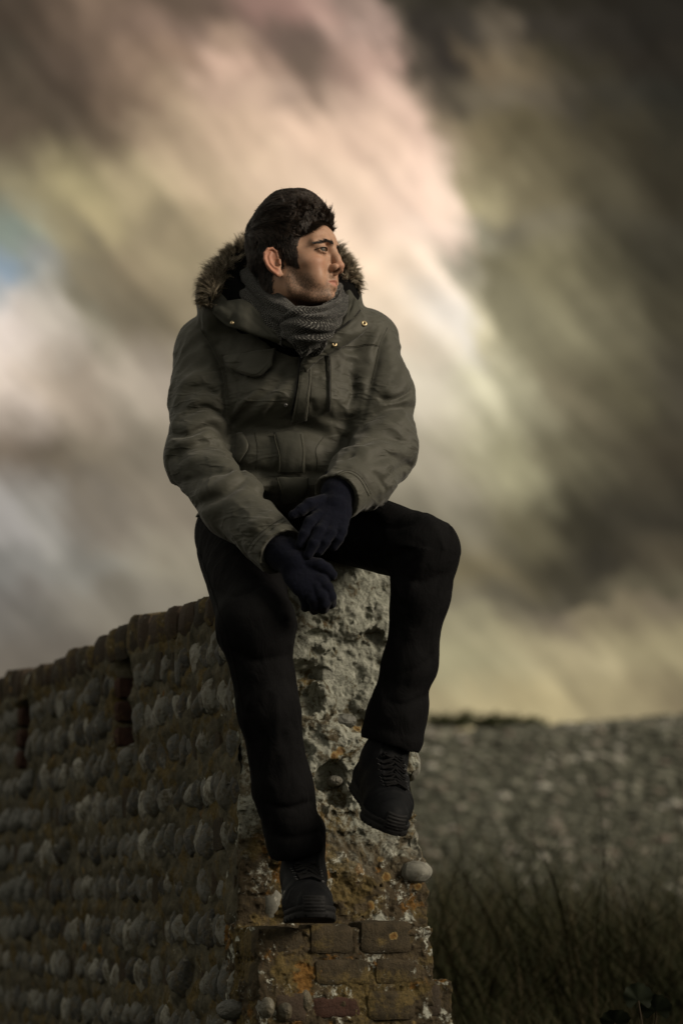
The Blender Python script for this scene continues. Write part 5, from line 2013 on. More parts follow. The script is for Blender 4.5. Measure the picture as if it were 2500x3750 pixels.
# ------------------------------------------------------------------ pieces sewn to the parka
def shell(name, G, th, mat, parent, uv=None):
    """A piece of cloth from a grid of points, given a thickness."""
    nu, nv = G.shape[:2]
    du, dv = np.gradient(G, axis=0), np.gradient(G, axis=1)
    n = np.cross(du, dv)
    n /= np.linalg.norm(n, axis=2, keepdims=True) + 1e-9
    if n[..., 1].mean() > 0:
        n = -n
    edge = np.ones((nu, nv))
    edge[[0, -1], :] = 0.35
    edge[:, [0, -1]] = 0.35
    A = (G + n * (th / 2) * edge[..., None]).reshape(-1, 3)
    B = (G - n * th / 2).reshape(-1, 3)
    f = [tuple(q) for q in grid_faces(nu, nv)] + [tuple(q[::-1] + nu * nv) for q in grid_faces(nu, nv)]
    ring = [(i, 0) for i in range(nu)] + [(nu - 1, j) for j in range(1, nv)] + [(i, nv - 1) for i in range(nu - 2, -1, -1)] + [(0, j) for j in range(nv - 2, 0, -1)]
    ids = [i * nv + j for i, j in ring]
    for a, b in zip(ids, ids[1:] + ids[:1]):
        f.append((b, a, a + nu * nv, b + nu * nv))
    u2 = None if uv is None else np.concatenate([uv.reshape(-1, 2)] * 2)
    return mesh_obj(name, np.concatenate([A, B]), np.array(f, np.int32), mat, parent, True, u2)


def between(A, B, nu, nv, bulge=0.0, rip=0.0, seed=0):
    """A grid between two lines of 3-D points."""
    A, B = spline(A, nu), spline(B, nu)
    v = np.linspace(0, 1, nv)[None, :, None]
    G = A[:, None] * (1 - v) + B[:, None] * v
    u = np.linspace(0, 1, nu)[:, None]
    vv = np.linspace(0, 1, nv)[None, :]
    G[..., 1] -= bulge * np.sin(np.pi * vv)
    if rip:
        G[..., 1] -= rip * 2 * fbm(u * 5 + seed, vv * 2.2, 0 * u * vv, 3, 0.5, seed)
    return G


def on_parka(A, B, nu, nv, off, conv=c2, bulge=0.0):
    """A grid laid on the parka between two lines in the picture."""
    A, B = (spline(np.array([conv(*q) for q in L], float), nu) for L in (A, B))
    v = np.linspace(0, 1, nv)[None, :, None]
    G = A[:, None] * (1 - v) + B[:, None] * v
    p = PK.cast(G[..., 0], G[..., 1], 0.003)
    n = PK.grad(p, 0.012)
    p = (p + n * off).reshape(nu, nv, 3)
    p = p + (n * 1.0).reshape(nu, nv, 3) * (bulge * np.sin(np.pi * v))
    for _ in range(2):
        p[1:-1] = (p[:-2] + 2 * p[1:-1] + p[2:]) / 4
    return p


def seam(pts, name='seam', r=0.0005, conv=c2, mat=None, off=0.0004, parent=None):
    q = spline(np.array([conv(*p) for p in pts], float), 8 * len(pts))
    p = PK.cast(q[:, 0], q[:, 1], 0.003)
    p = p + PK.grad(p, 0.008) * off
    mb = MB()
    mb.tube(p, r, 5)
    mb.obj(name, mat or M_SEAM, parent or parka)


def button(px, py, r, hole=0.32, field=None, off=0.006, mat=None, p=None, n=None):
    """A ring snap with a raised rim and a hollow."""
    if p is None:
        p = PK.cast([px], [py])[0]
        n = PK.grad(np.array([p]), 0.012)[0]
    a = unit(np.cross(n, [0, 0, 1]))
    b = np.cross(n, a)
    prof = [(0.0, -0.001), (hole * 0.9, -0.001), (hole, 0.001), (hole * 1.25, 0.0022), (0.75, 0.0018), (0.95, 0.0012), (1.0, 0.0), (0.9, -0.003)]
    k = 20
    V = []
    for rr, h in prof:
        th = np.arange(k) * 2 * math.pi / k
        V.append(p + n * (off + h) + r * rr * (np.cos(th)[:, None] * a + np.sin(th)[:, None] * b))
    o = mesh_obj('snap_button', np.concatenate(V), np.concatenate([np.array([[i * k + j, i * k + (j + 1) % k, (i + 1) * k + (j + 1) % k, (i + 1) * k + j]
                                                                                for j in range(k)]) for i in range(len(prof) - 1)]), mat or M_BRASS, parka)
    th = np.arange(k) * 2 * math.pi / k
    d = p + n * (off + 0.0006) + r * hole * 0.95 * (np.cos(th)[:, None] * a + np.sin(th)[:, None] * b)
    mesh_obj('snap_socket', d, [tuple(range(k))], M_LINING, o, smooth=False)


def build_parka_details():
    Q = lambda x, y, Y: P(*c1(x, y), Y)
    # collar: the near half, folded open
    G = between([Q(185, 1060, 5.185), Q(310, 1015, 5.175), Q(440, 1010, 5.165), Q(560, 1110, 5.145), Q(700, 1265, 5.125), Q(835, 1388, 5.115)],
                [Q(180, 1110, 5.165), Q(280, 1200, 5.145), Q(400, 1255, 5.135), Q(560, 1310, 5.125), Q(690, 1352, 5.12), Q(850, 1402, 5.115)], 44, 16, 0.012, 0.014, 3)
    shell('collar', G, 0.005, M_TRIM, parka)
    # the far half stands up beside the chin
    G = between([Q(1215, 905, 5.185), Q(1290, 925, 5.19), Q(1345, 985, 5.18), Q(1388, 1080, 5.165)],
                [Q(1105, 1290, 5.125), Q(1150, 1290, 5.12), Q(1230, 1240, 5.125), Q(1330, 1160, 5.135)], 34, 14, 0.012, 0.010, 5)
    shell('collar', G, 0.005, M_TRIM, parka)
    # storm flap turned back along the zip
    G = between([Q(1392, 1085, 5.16), Q(1270, 1215, 5.125), Q(1110, 1325, 5.112), Q(960, 1440, 5.115), Q(900, 1530, 5.118)],
                [Q(1475, 1225, 5.162), Q(1370, 1310, 5.140), Q(1230, 1400, 5.128), Q(1080, 1470, 5.120), Q(935, 1600, 5.122)], 44, 10, 0.007, 0.006, 8)
    shell('storm_flap', G, 0.006, M_PARKA, parka)
    for (x, y, r) in ((1412, 1206, 0.0070), (1168, 1376, 0.0064)):
        px, py = c1(x, y)
        # set the snap on the flap's own surface
        d = ray(px, py)
        o0 = np.array([0, 0, CAM_Z])
        pts = G.reshape(-1, 3)
        t = pts[:, 1]
        off = np.linalg.norm(np.cross(pts - o0, d / np.linalg.norm(d)), axis=1)
        q = pts[off.argmin()]
        button(0, 0, r, p=P(px, py, q[1]), n=unit(np.array([0.25, -0.9, 0.25])), off=0.005)
    q = c1(338, 1198)
    button(0, 0, 0.0042, p=P(*q, 5.128), n=unit(np.array([-0.2, -0.9, 0.35])), off=0.003)
    # zip teeth on the inner edge of the turned collar
    mb = MB()
    z = spline([Q(1385, 1088, 5.158), Q(1265, 1205, 5.118), Q(1110, 1310, 5.105), Q(1060, 1345, 5.105)], 60)
    for i in range(59):
        v, f = box_vf((-0.0016, -0.0012, -0.0007), (0.0016, 0.0012, 0.0007))
        mb.add(np.array(v) + z[i], f)
    mb.obj('zip', M_ZIP, parka)
    # front placket below, with the zip beside it
    shell('placket', on_parka([(845, 455), (835, 560), (815, 670), (790, 780)], [(905, 432), (905, 560), (888, 670), (885, 755)], 30, 7, 0.007), 0.006, M_PARKA, parka)
    shell('zip', on_parka([(840, 375), (832, 470), (815, 600), (790, 720)], [(855, 375), (843, 470), (824, 600), (795, 740)], 24, 4, 0.002), 0.003, M_ZIP, parka)
    mb = MB()
    p = PK.cast(*np.array([c2(856, 392), c2(853, 412)]).T)
    mb.tube(p + np.array([0, -0.006, 0]), [0.0022, 0.0016], 6)
    mb.obj('zip_pull', M_STEEL, parka)
    # chest pocket with its open flap, and the welted zip pocket across from it
    shell('pocket_flap', on_parka([(428, 402), (560, 385), (705, 366)], [(455, 474), (600, 536), (695, 470)], 26, 9, 0.012, bulge=0.003), 0.004, M_PARKA, parka)
    q = PK.cast(*np.array([c2(583, 478)]).T)[0]
    mb = MB()
    th = np.linspace(0.5, 5.4, 14)
    mb.tube(q + np.stack([0.0075 * np.cos(th), 0 * th - 0.012, 0.009 * np.sin(th)], 1), 0.0022, 6)
    mb.obj('pocket_toggle', M_ZIP, parka)
    shell('pocket_welt', on_parka([(992, 395), (1000, 520), (1003, 640), (1006, 712)], [(1018, 395), (1020, 520), (1018, 640), (1012, 712)], 24, 4, 0.003), 0.005, M_PARKA, parka)
    seam([(1003, 400), (1008, 520), (1009, 640), (1009, 705)], 'pocket_zip', 0.0011, mat=M_ZIP, off=0.006)
    # skirt: placket, pocket flaps, hem tab
    shell('placket', on_parka([(690, 855), (716, 920), (722, 1000), (716, 1062)], [(858, 850), (868, 930), (872, 1010), (870, 1068)], 20, 10, 0.007, bulge=0.003), 0.006, M_TRIM, parka)
    shell('pocket_flap', on_parka([(478, 850), (482, 930), (474, 1000)], [(518, 842), (552, 918), (502, 1006)], 18, 8, 0.004, bulge=0.002), 0.004, M_PARKA, parka)
    shell('hem_tab', on_parka([(708, 1102), (730, 1170), (738, 1238)], [(890, 1100), (885, 1150), (850, 1205)], 16, 14, 0.008, bulge=0.006), 0.006, M_TRIM, parka)
    button(*c2(763, 677), 0.0040, 0.2, off=0.003, mat=M_STEEL)
    # seams
    for s in ([(415, 402), (560, 380), (720, 362), (820, 350)], [(1085, 352), (1160, 350), (1230, 338), (1295, 342)], [(905, 440), (908, 600), (890, 740)],
              [(980, 862), (935, 930), (942, 1000), (938, 1060)], [(585, 840), (600, 930), (590, 1050)], [(845, 862), (856, 960), (856, 1062)],
              [(700, 870), (728, 960), (724, 1062)], [(852, 470), (843, 560), (823, 670), (800, 775)],
              [(545, 1500), (590, 1440), (670, 1375), (745, 1330)], [(1030, 1095), (1110, 1055), (1190, 1090), (1250, 1190)],
              [(275, 245), (350, 360), (405, 490), (422, 640)], [(1345, 235), (1300, 330), (1278, 440), (1250, 560)]):
        seam(s)


build_parka_details()


def build_stitching():
    m = material('stitching', color=(0.075, 0.073, 0.058), rough=0.8, spec=0.1)
    for pts, off in (([(466, 466), (600, 524), (686, 462)], 0.0155), ([(845, 470), (838, 560), (820, 665), (798, 765)], 0.0115),
                     ([(897, 445), (897, 560), (881, 665), (878, 745)], 0.0115), ([(700, 872), (724, 940), (729, 1000), (724, 1052)], 0.0115),
                     ([(850, 866), (860, 940), (864, 1005), (862, 1056)], 0.0115), ([(720, 1112), (742, 1175), (748, 1226)], 0.0125),
                     ([(560, 1515), (605, 1455), (682, 1392), (757, 1347)], 0.0012), ([(1022, 1108), (1106, 1068), (1180, 1103), (1238, 1200)], 0.0012),
                     ([(1010, 402), (1014, 520), (1015, 640), (1014, 706)], 0.0062), ([(283, 245), (358, 358), (413, 488), (430, 640)], 0.0012),
                     ([(415, 394), (560, 372), (720, 354)], 0.0012), ([(1090, 344), (1160, 342), (1230, 330), (1290, 334)], 0.0012)):
        seam(pts, 'stitching', 0.0007, mat=m, off=off)


build_stitching()


# ------------------------------------------------------------------ fur edge and dark inside of the hood
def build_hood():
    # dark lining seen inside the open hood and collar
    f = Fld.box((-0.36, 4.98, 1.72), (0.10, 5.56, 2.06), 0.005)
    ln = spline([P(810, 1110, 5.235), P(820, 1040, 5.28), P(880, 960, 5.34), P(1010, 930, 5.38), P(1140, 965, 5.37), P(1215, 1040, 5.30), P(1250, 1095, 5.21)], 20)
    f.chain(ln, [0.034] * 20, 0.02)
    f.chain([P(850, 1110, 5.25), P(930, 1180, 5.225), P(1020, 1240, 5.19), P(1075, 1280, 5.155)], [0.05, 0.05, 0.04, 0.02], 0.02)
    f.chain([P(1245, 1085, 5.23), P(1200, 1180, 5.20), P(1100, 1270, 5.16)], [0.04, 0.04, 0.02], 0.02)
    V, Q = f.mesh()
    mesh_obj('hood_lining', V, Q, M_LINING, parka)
    r = np.random.default_rng(44)
    path = spline([P(775, 1108, 5.165), P(776, 1045, 5.205), P(812, 990, 5.25), P(858, 945, 5.30), P(905, 912, 5.35), P(1000, 895, 5.40),
                   P(1130, 900, 5.38), P(1205, 925, 5.345), P(1250, 968, 5.30), P(1276, 1012, 5.25), P(1284, 1052, 5.205)], 200)
    tan = np.gradient(path, axis=0)
    tan /= np.linalg.norm(tan, axis=1, keepdims=True)
    mid = path.mean(0)
    mb = MB()
    n = 1150
    u = (r.random(n) * 199).astype(int)
    c = path[u]
    t = tan[u]
    out = c - mid
    out = out - t * (out * t).sum(1, keepdims=True)
    out /= np.linalg.norm(out, axis=1, keepdims=True)
    side = np.cross(t, out)
    a = r.normal(0.35, 1.15, n)
    d = out * np.cos(a)[:, None] + side * np.sin(a)[:, None]
    root = c + d * 0.012 + t * r.normal(0, 0.004, n)[:, None]
    cl = np.stack([vnoise(c[:, 0] * 60 + a * 1.3, c[:, 1] * 60, c[:, 2] * 60, 140 + i) - 0.5 for i in range(3)], 1)
    dirs = d + t * 0.35 + cl * 2.0 + np.array([0, 0, -0.10]) + r.normal(0, 0.25, (n, 3))
    dirs /= np.linalg.norm(dirs, axis=1, keepdims=True)
    # locks: every lock is a handful of hairs that share a curve
    K = 13
    roots = np.repeat(root, K, 0) + r.normal(0, 0.0016, (n * K, 3))
    dd = np.repeat(dirs, K, 0) + r.normal(0, 0.09, (n * K, 3))
    dd /= np.linalg.norm(dd, axis=1, keepdims=True)
    nn = np.repeat(np.cross(dirs, t) + r.normal(0, 0.5, (n, 3)), K, 0)
    nn /= np.linalg.norm(nn, axis=1, keepdims=True)
    ln = np.repeat((0.020 + 0.019 * r.random(n)) * np.where(c[:, 0] > -0.02, 0.75, 1.0), K) * (0.8 + 0.4 * r.random(n * K))
    strand_mesh(mb, roots, dd, nn, ln, np.full(n * K, 0.0007), 7, 0.75, 0.07, r)
    mb.tube(path, 0.010 * np.clip(np.minimum(np.arange(200), 199 - np.arange(200)) / 30, 0.02, 1), 8)
    mb.obj('fur_trim', M_FUR, parka)


build_hood()


# ------------------------------------------------------------------ scarf
def band(name, path, width, thick, side, folds, seed, parent, nu=70, nv=60):
    """A soft folded length of scarf: a flattened tube with lengthwise pleats."""
    path = spline(path, nu)
    width = np.interp(np.linspace(0, 1, nu), np.linspace(0, 1, len(width)), width)
    thick = np.interp(np.linspace(0, 1, nu), np.linspace(0, 1, len(thick)), thick)
    tan = np.gradient(path, axis=0)
    tan /= np.linalg.norm(tan, axis=1, keepdims=True)
    sd = spline(side, nu)
    sd = sd - tan * (sd * tan).sum(1, keepdims=True)
    sd /= np.linalg.norm(sd, axis=1, keepdims=True)
    nm = np.cross(sd, tan)
    th = np.arange(nv) * 2 * math.pi / nv
    L = np.concatenate([[0], np.cumsum(np.linalg.norm(np.diff(path, axis=0), axis=1))])
    V, UV = [], []
    for i in range(nu):
        w = np.cos(th) * width[i]
        u = i / (nu - 1)
        ph = 0.7 * math.sin(u * 4 + seed)
        k = 1 + 0.30 * np.sin(folds * np.cos(th) * 2.2 + ph * 2 + seed) + 0.15 * np.sin(folds * 2.3 * np.cos(th) + 5 * u)
        h = np.sign(np.sin(th)) * np.abs(np.sin(th)) ** 0.7 * thick[i] * k
        V.append(path[i] + sd[i] * w[:, None] + nm[i] * h[:, None])
        UV.append(np.stack([np.full(nv, L[i]), w * 1.25 + h * 0.4], 1))
    V, UV = np.concatenate(V), np.concatenate(UV)
    F = []
    for i in range(nu - 1):
        for j in range(nv):
            j2 = (j + 1) % nv
            F.append((i * nv + j, (i + 1) * nv + j, (i + 1) * nv + j2, i * nv + j2))
    return mesh_obj(name, V, np.array(F, np.int32), M_SCARF, parent, True, UV)


def build_scarf():
    Q = lambda x, y, Y: P(*c1(x, y), Y)
    root = band('scarf', [Q(440, 790, 5.31), Q(510, 870, 5.235), Q(605, 970, 5.175), Q(705, 1060, 5.13), Q(800, 1130, 5.10), Q(870, 1200, 5.085)],
                [0.026, 0.029, 0.029, 0.028, 0.024, 0.018], [0.018, 0.018, 0.017, 0.016, 0.015, 0.010],
                [Vector((0.6, -0.25, 0.7))] * 6, 2.4, 1.0, person)
    band('scarf_fold', [Q(400, 880, 5.30), Q(470, 990, 5.22), Q(570, 1110, 5.17), Q(690, 1230, 5.135), Q(800, 1330, 5.115)],
         [0.026, 0.032, 0.032, 0.028, 0.020], [0.02] * 5, [Vector((0.6, -0.25, 0.6))] * 5, 1.8, 2.2, root)
    band('scarf_fold', [Q(1228, 975, 5.165), Q(1190, 1085, 5.12), Q(1100, 1145, 5.09), Q(990, 1166, 5.072), Q(880, 1160, 5.075), Q(800, 1190, 5.095)],
         [0.018, 0.024, 0.027, 0.028, 0.028, 0.022], [0.012, 0.017, 0.020, 0.020, 0.018, 0.012], [Vector((0.25, -0.3, 1.0))] * 6, 2.2, 0.4, root)
    band('scarf_fold', [Q(1195, 1060, 5.135), Q(1150, 1170, 5.095), Q(1050, 1225, 5.068), Q(930, 1235, 5.062), Q(820, 1240, 5.085), Q(770, 1235, 5.11)],
         [0.018, 0.026, 0.030, 0.030, 0.026, 0.02], [0.012, 0.018, 0.022, 0.022, 0.018, 0.012], [Vector((0.25, -0.3, 1.0))] * 6, 2.6, 1.7, root)
    band('scarf_fold', [Q(1130, 1190, 5.11), Q(1080, 1280, 5.08), Q(990, 1315, 5.064), Q(900, 1310, 5.068), Q(820, 1290, 5.10)],
         [0.016, 0.022, 0.025, 0.024, 0.016], [0.012, 0.017, 0.020, 0.018, 0.012], [Vector((0.25, -0.3, 1.0))] * 5, 2.1, 2.9, root)
    band('scarf_end', [Q(960, 1300, 5.085), Q(965, 1350, 5.078), Q(955, 1400, 5.085), Q(940, 1425, 5.095)],
         [0.040, 0.040, 0.032, 0.022], [0.016, 0.018, 0.016, 0.012], [Vector((1.0, 0.1, 0.1))] * 4, 2.4, 3.1, root)
    band('scarf_fold', [Q(1090, 1075, 5.12), Q(1160, 1030, 5.13), Q(1200, 950, 5.16), Q(1200, 880, 5.19)],
         [0.010, 0.011, 0.010, 0.007], [0.010] * 4, [Vector((0.3, -0.6, 0.8))] * 4, 1.4, 4.4, root)


build_scarf()


# ------------------------------------------------------------------ trousers
def build_trousers():
    f = Fld.box((-0.36, 4.84, 0.60), (0.30, 5.64, 1.50), 0.0042)
    f.ell(P(1030, 1930, 5.44), (0.185, 0.135, 0.10), None, 0.0)
    f.chain([P(866, 1965, 5.38), P(938, 2290, 5.025)], [0.094, 0.077], 0.04)
    f.chain([P(935, 2290, 5.025), P(982, 2600, 5.045), P(1036, 2890, 5.095), P(1082, 3085, 5.13)], [0.077, 0.059, 0.056, 0.062], 0.03)
    f.chain([P(1215, 1905, 5.39), P(1555, 2018, 5.07)], [0.090, 0.071], 0.04)
    f.chain([P(1558, 2020, 5.07), P(1542, 2180, 5.075), P(1498, 2430, 5.09), P(1456, 2600, 5.11), P(1438, 2690, 5.118)], [0.068, 0.058, 0.052, 0.055, 0.066], 0.03)
    for pts, amp, w in TROUSER_FOLDS:
        fold(f, pts, amp * (0.55 if amp < 0 else 0.25), w, lambda x, y: (x, y))
    cloth(f, [P(862, 1965, 5.38), P(935, 2290, 5.025), P(985, 2600, 5.045), P(1052, 2890, 5.09), P(1086, 3060, 5.12)], 0.0036, 10, 1.0, 0.8, 171)
    cloth(f, [P(1215, 1905, 5.39), P(1558, 2020, 5.07), P(1548, 2180, 5.075), P(1512, 2430, 5.10), P(1440, 2670, 5.14)], 0.0036, 10, 1.0, -0.8, 172)
    # open hems
    for a, b, r in ((P(1036, 2890, 5.095), P(1082, 3085, 5.13), 0.072), (P(1480, 2540, 5.105), P(1438, 2690, 5.118), 0.077)):
        d = unit(b - a)
        f.ell(b + d * (r * 0.93), (r, r, r), None, 0.004, 's')
    V, Q = f.mesh()
    o = mesh_obj('trousers', V, Q, M_JEANS, person)
    mb = MB()
    q = spline(np.array([(735, 2030), (790, 2200), (850, 2400), (890, 2600)], float), 30)
    p = f.cast(q[:, 0], q[:, 1], 0.003)
    mb.tube(p + f.grad(p) * 0.0006, 0.0012, 5)
    mb.obj('side_seam', M_LACE, o)
    return o, f


TROUSER_FOLDS = [
    ([(1330, 1900), (1420, 1930), (1530, 1910)], -0.008, 0.014), ([(1300, 1960), (1400, 1990), (1520, 1960)], 0.008, 0.016), ([(1330, 2020), (1430, 2040), (1540, 2000)], -0.008, 0.012),
    ([(1480, 2120), (1560, 2130), (1650, 2090)], -0.008, 0.012), ([(1500, 2080), (1600, 2060)], 0.007, 0.014),
    ([(1400, 2560), (1480, 2580), (1580, 2540)], -0.007, 0.011), ([(1350, 2640), (1450, 2650), (1550, 2610)], 0.008, 0.013), ([(1450, 2480), (1540, 2440), (1600, 2390)], -0.006, 0.013),
    ([(760, 2150), (860, 2180), (960, 2140)], -0.009, 0.014), ([(800, 2230), (900, 2260), (1010, 2220)], 0.008, 0.016), ([(830, 2370), (930, 2420), (1060, 2400)], -0.009, 0.014),
    ([(860, 2450), (960, 2500)], 0.007, 0.015), ([(880, 2560), (930, 2660), (990, 2720)], -0.006, 0.014), ([(960, 2940), (1050, 2960), (1160, 2930)], -0.009, 0.012),
    ([(960, 3000), (1060, 3020), (1180, 2990)], 0.010, 0.013), ([(980, 3055), (1080, 3070), (1190, 3040)], -0.009, 0.010), ([(940, 2860), (1040, 2890), (1140, 2860)], 0.007, 0.014),
    ([(720, 2060), (770, 2090), (800, 2160)], 0.007, 0.014),
]

trousers, TR = build_trousers()


# ------------------------------------------------------------------ gloves
def build_glove(wrist, back, fingers, label=None):
    pts = np.array([q for w in wrist for q in [w[:3]]] + [q[:3] for fg in fingers for q in fg] + [q[:3] for q in back])
    f = Fld.box(pts.min(0) - 0.05, pts.max(0) + 0.05, 0.0021)
    f.chain([q[:3] for q in wrist], [q[3] for q in wrist], 0.01)
    for q in back:
        M = q[4]
        f.ell(q[:3], q[3], M, 0.012)
    for fg in fingers:
        f.chain([q[:3] for q in fg], [q[3] for q in fg], 0.0045)
    wrinkle(f, 0.0006, 90, 90, 190, 0.01)
    V, Q = f.mesh()
    o = mesh_obj('glove', V, Q, M_GLOVE, person)
    if label:
        o['label'] = label


def build_gloves():
    g = lambda x, y, Y, r: (*P(950 + x * 0.287, 1700 + y * 0.287, Y), r)
    # the upper hand: back of the hand to the front, fingers drooping over the other
    wrist = [g(1020, 260, 5.045, 0.038), g(1000, 380, 5.01, 0.034), g(960, 520, 4.985, 0.027)]
    ax = unit(P(950 + 800 * 0.287, 1700 + 700 * 0.287, 4.955) - P(950 + 1000 * 0.287, 1700 + 380 * 0.287, 5.005))
    sd = unit(np.cross(ax, np.array([0.1, -1.0, 0.35])))
    M = np.stack([sd, np.cross(sd, ax), ax], 1)
    c = g(935, 600, 4.975, 0)[:3]
    c2_ = g(880, 720, 4.962, 0)[:3]
    back = [(*c, (0.040, 0.0165, 0.046), M), (*c2_, (0.041, 0.014, 0.030), M)]
    fingers = [
        [g(800, 470, 4.975, 0.0140), g(640, 510, 4.955, 0.0128), g(530, 590, 4.948, 0.0115), g(425, 645, 4.945, 0.0092)],
        [g(745, 660, 4.955, 0.0125), g(640, 740, 4.938, 0.0118), g(570, 890, 4.930, 0.0108), g(515, 1030, 4.930, 0.0092)],
        [g(840, 735, 4.952, 0.0125), g(770, 850, 4.932, 0.0122), g(690, 1010, 4.922, 0.0112), g(620, 1165, 4.925, 0.0096)],
        [g(955, 770, 4.955, 0.0122), g(905, 880, 4.938, 0.0115), g(835, 1000, 4.930, 0.0105), g(760, 1120, 4.932, 0.0090)],
        [g(1070, 740, 4.965, 0.0112), g(1050, 860, 4.950, 0.0105), g(1010, 960, 4.945, 0.0095), g(950, 1060, 4.948, 0.0084)],
    ]
    build_glove(wrist, back, fingers)
    # the lower hand hangs between the knees
    wrist = [g(200, 1060, 4.99, 0.040), g(330, 1160, 4.965, 0.035), g(450, 1260, 4.945, 0.030)]
    ax = unit(P(1175, 2190, 4.92) - P(1040, 2030, 4.955))
    sd = unit(np.cross(ax, np.array([0.25, -1.0, 0.2])))
    M = np.stack([sd, np.cross(sd, ax), ax], 1)
    back = [(*g(560, 1400, 4.938, 0)[:3], (0.043, 0.019, 0.050), M), (*g(660, 1520, 4.93, 0)[:3], (0.042, 0.017, 0.034), M)]
    fingers = [
        [g(640, 1270, 4.935, 0.0150), g(760, 1290, 4.93, 0.0138), g(850, 1340, 4.93, 0.0128), g(925, 1415, 4.935, 0.0112)],
        [g(780, 1480, 4.925, 0.0130), g(860, 1580, 4.918, 0.0125), g(905, 1690, 4.925, 0.0115), g(915, 1780, 4.945, 0.0105)],
        [g(730, 1570, 4.920, 0.0130), g(790, 1680, 4.912, 0.0125), g(825, 1780, 4.920, 0.0115), g(815, 1850, 4.945, 0.0105)],
        [g(640, 1610, 4.922, 0.0125), g(690, 1720, 4.915, 0.0120), g(715, 1800, 4.925, 0.0112), g(700, 1860, 4.950, 0.0100)],
        [g(540, 1600, 4.930, 0.0115), g(575, 1700, 4.925, 0.0110), g(595, 1780, 4.932, 0.0102), g(585, 1830, 4.952, 0.0092)],
    ]
    build_glove(wrist, back, fingers)


build_gloves()


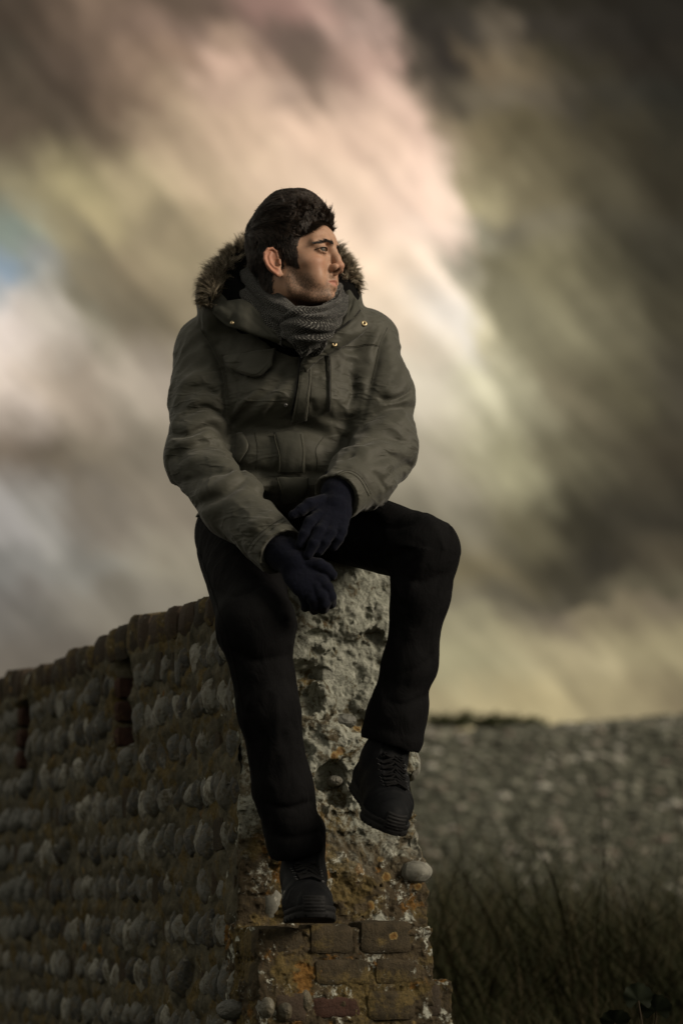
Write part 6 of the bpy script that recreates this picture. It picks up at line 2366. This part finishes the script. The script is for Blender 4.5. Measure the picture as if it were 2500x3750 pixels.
# ------------------------------------------------------------------ shoes
def build_shoe(heel, toe, up, side, label, stripes):
    """A lace-up sports shoe in its own frame: x from heel to toe, z up from the tread; side is +1 or -1."""
    X_ = unit(np.asarray(toe) - heel)
    Z_ = unit(np.asarray(up, float) - X_ * (np.asarray(up, float) @ X_))
    Y_ = np.cross(Z_, X_)
    M = np.stack([X_, Y_, Z_], 1)
    to = lambda V: np.asarray(heel) + np.asarray(V) @ M.T
    f = Fld.box((-0.03, -0.075, -0.01), (0.32, 0.075, 0.24), 0.0026)
    k = 0.004 * side
    f.chain([(0.045, 0, 0.048), (0.072, 0, 0.095), (0.064, 0, 0.19)], [0.036, 0.041, 0.045], 0.02)
    f.chain([(0.072, 0, 0.092), (0.135, k, 0.066), (0.195, k, 0.044), (0.245, -k, 0.036)], [0.041, 0.041, 0.040, 0.032], 0.02)
    f.chain([(0.045, 0, 0.040), (0.12, k * 0.5, 0.036), (0.195, k, 0.036), (0.25, -k, 0.034)], [0.036, 0.034, 0.043, 0.034], 0.02)
    # quarter panels, toe box and heel counter as low steps
    i, x, y, z = f.near(0.012)
    step = 0.0013 * sst((0.205 - x + 0.25 * (z - 0.05)) / 0.004) + 0.0012 * sst((x - 0.262 + 0.4 * np.abs(z - 0.03)) / 0.004) + 0.0014 * sst((0.055 - x - 0.3 * (0.07 - z)) / 0.004)
    gap = sst((0.018 + 0.10 * np.clip(0.2 - x, 0, 0.1) - np.abs(y)) / 0.004) * sst((x - 0.085) / 0.01) * sst((0.215 - x) / 0.01) * (z > 0.05)
    crease = 0.0016 * np.sin(x * 420) * sst((x - 0.195) / 0.01) * sst((0.232 - x) / 0.01) * sst((z - 0.045) / 0.01)
    f.F[i] -= (step - 0.0035 * gap - crease * 0.5).astype(np.float32)
    wrinkle(f, 0.0005, 50, 50, 200, 0.012)
    f.F = np.maximum(f.F, (0.020 - f.zs)[None, None, :] + 0 * f.F)
    V, Q = f.mesh()
    o = mesh_obj('shoe', to(V), Q, M_SHOE, person)
    o['label'] = label
    # sole with toe spring, a groove round it and a toe bumper
    s = Fld.box((-0.03, -0.075, -0.012), (0.32, 0.075, 0.085), 0.0024)
    X, Y, Z = s.xs[:, None, None], s.ys[None, :, None], s.zs[None, None, :]
    d2 = None
    for (cx, cy, r) in ((0.042, 0, 0.039), (0.09, 0, 0.036), (0.14, k, 0.036), (0.195, k, 0.0475), (0.225, 0, 0.044), (0.252, -k, 0.036)):
        q = np.sqrt((X - cx) ** 2 + (Y - cy) ** 2) - r
        if d2 is None:
            d2 = q
        else:
            h = np.clip(0.5 + 0.5 * (d2 - q) / 0.03, 0, 1)
            d2 = d2 * (1 - h) + q * h - 0.03 * h * (1 - h)
    zb = 0.012 * sst((X - 0.20) / 0.10) + 0.004 * sst((0.03 - X) / 0.05)
    th = 0.026 + 0.004 * sst((0.08 - X) / 0.05)
    groove = 0.0022 * np.exp(-((Z - zb - 0.014) / 0.0022) ** 2)
    d = np.maximum(d2 + groove, np.maximum(zb - Z, Z - zb - th)) + 0 * s.F
    tread = 0.0025 * (np.abs((X * 55) % 1 - 0.5) < 0.12) * (Z < zb + 0.005)
    s.F = (d + tread).astype(np.float32)
    g = s.sub((0.24, -0.03, 0), (0.32, 0.03, 0.08))
    sl, X, Y, Z = g
    n = np.stack(np.broadcast_arrays(X, Y, Z), -1).reshape(-1, 3)
    u = f.sample(n).reshape(s.F[sl].shape) - 0.0035 + 0.0012 * np.sin(Z * 900)
    u = np.maximum(np.maximum(u, Z - 0.056), np.maximum(np.abs(Y) - 0.022, 0.255 - X))
    s.put(sl, u, 0.002)
    V, Q = s.mesh()
    mesh_obj('sole', to(V), Q, M_SOLE, o)

    def top(x, y, off=0.0):
        zz = np.arange(0.115, 0.02, -0.0008)
        v = f.sample(np.stack([np.full(len(zz), x), np.full(len(zz), y), zz], 1))
        j = int((v < 0).argmax())
        p = np.array([x, y, zz[j]])
        return p + f.grad(p[None])[0] * off

    mb = MB()
    rows = np.linspace(0.103, 0.205, 7)
    for j, x in enumerate(rows):
        w = 0.027 - 0.05 * (x - 0.10)
        for sg in (1, -1):
            a, b = -w * sg, w * sg
            pts = [top(x + (0.0 if q < 0.5 else (0.014 if j < 6 else 0.004)) * (q if q > 0.5 else 0), a + (b - a) * q, 0.0028 + 0.003 * math.sin(math.pi * q) + (0.001 if sg > 0 else 0)) for q in np.linspace(0, 1, 9)]
            mb.tube(to(np.array(pts)), 0.0025, 5)
    for sg in (1, -1):                                     # the bow
        pts = [top(0.108, 0.0, 0.008) + np.array([0.012 * math.sin(a) * 0.9 + 0.010 * a / 6, sg * (0.004 + 0.017 * math.sin(a / 2)), 0.002]) for a in np.linspace(0, 5.2, 10)]
        mb.tube(to(np.array(pts)), 0.0023, 5)
    mb.obj('laces', M_LACE, o)
    for x in rows:
        for sg in (1, -1):
            w = 0.031 - 0.05 * (x - 0.10)
            p = top(x, sg * w, 0.0012)
            mb = MB()
            th_ = np.linspace(0.3, 4.0, 8)
            mb.tube(to(p + 0.0028 * np.stack([np.cos(th_), np.sin(th_), 0 * th_], 1)), 0.0006, 4)
            mb.obj('eyelet', M_STEEL, o)
    if stripes:
        for j in range(3):
            x0 = 0.115 + 0.026 * j
            pts = []
            for q in np.linspace(0, 1, 8):
                x, z = x0 + 0.018 * q, 0.036 + 0.030 * q
                ys = np.arange(0.07, 0.0, -0.0008) * stripes
                v = f.sample(np.stack([np.full(len(ys), x), ys, np.full(len(ys), z)], 1))
                p = np.array([x, ys[int((v < 0).argmax())], z])
                pts.append(p + f.grad(p[None])[0] * 0.0006)
            pts = np.array(pts)
            G = np.stack([pts - [0.0035, 0, 0], pts + [0.0035, 0, 0]], 1)
            shell('stripe', to(G.reshape(-1, 3)).reshape(8, 2, 3), 0.0012, M_STRIPE, o)
    p = [top(0.196, q, 0.006) for q in np.linspace(-0.012, 0.012, 6)]
    G = to(np.array([[q - [0.004, 0, 0.001], q + [0.004, 0, -0.001]] for q in p]).reshape(-1, 3)).reshape(6, 2, 3)
    shell('lace_tag', G, 0.0018, M_STEEL, o)
    return o


def build_shoes():
    # the raised shoe hangs toe down, turned so that its tread faces the wall
    heel = P(1322, 2884, 5.215)
    build_shoe(heel, P(1422, 3072, 4.965), (0.36, -0.34, 0.87), 1, 'raised black shoe hanging toe down', 0)
    # the standing shoe points at the camera, on the ledge
    h = P(1098, 3340, 5.205)
    t = P(1150, 3340, 4.93)
    h[2] = t[2] = LEDGE + 0.002
    build_shoe(h, t, (0, 0, 1), -1, 'black shoe standing on the brick ledge', -1)


M_WELT = material('welt', color=(0.035, 0.035, 0.036), rough=0.6, spec=0.2)
M_STRIPE = material('pale_stripe', color=(0.30, 0.29, 0.26), rough=0.6)
build_shoes()
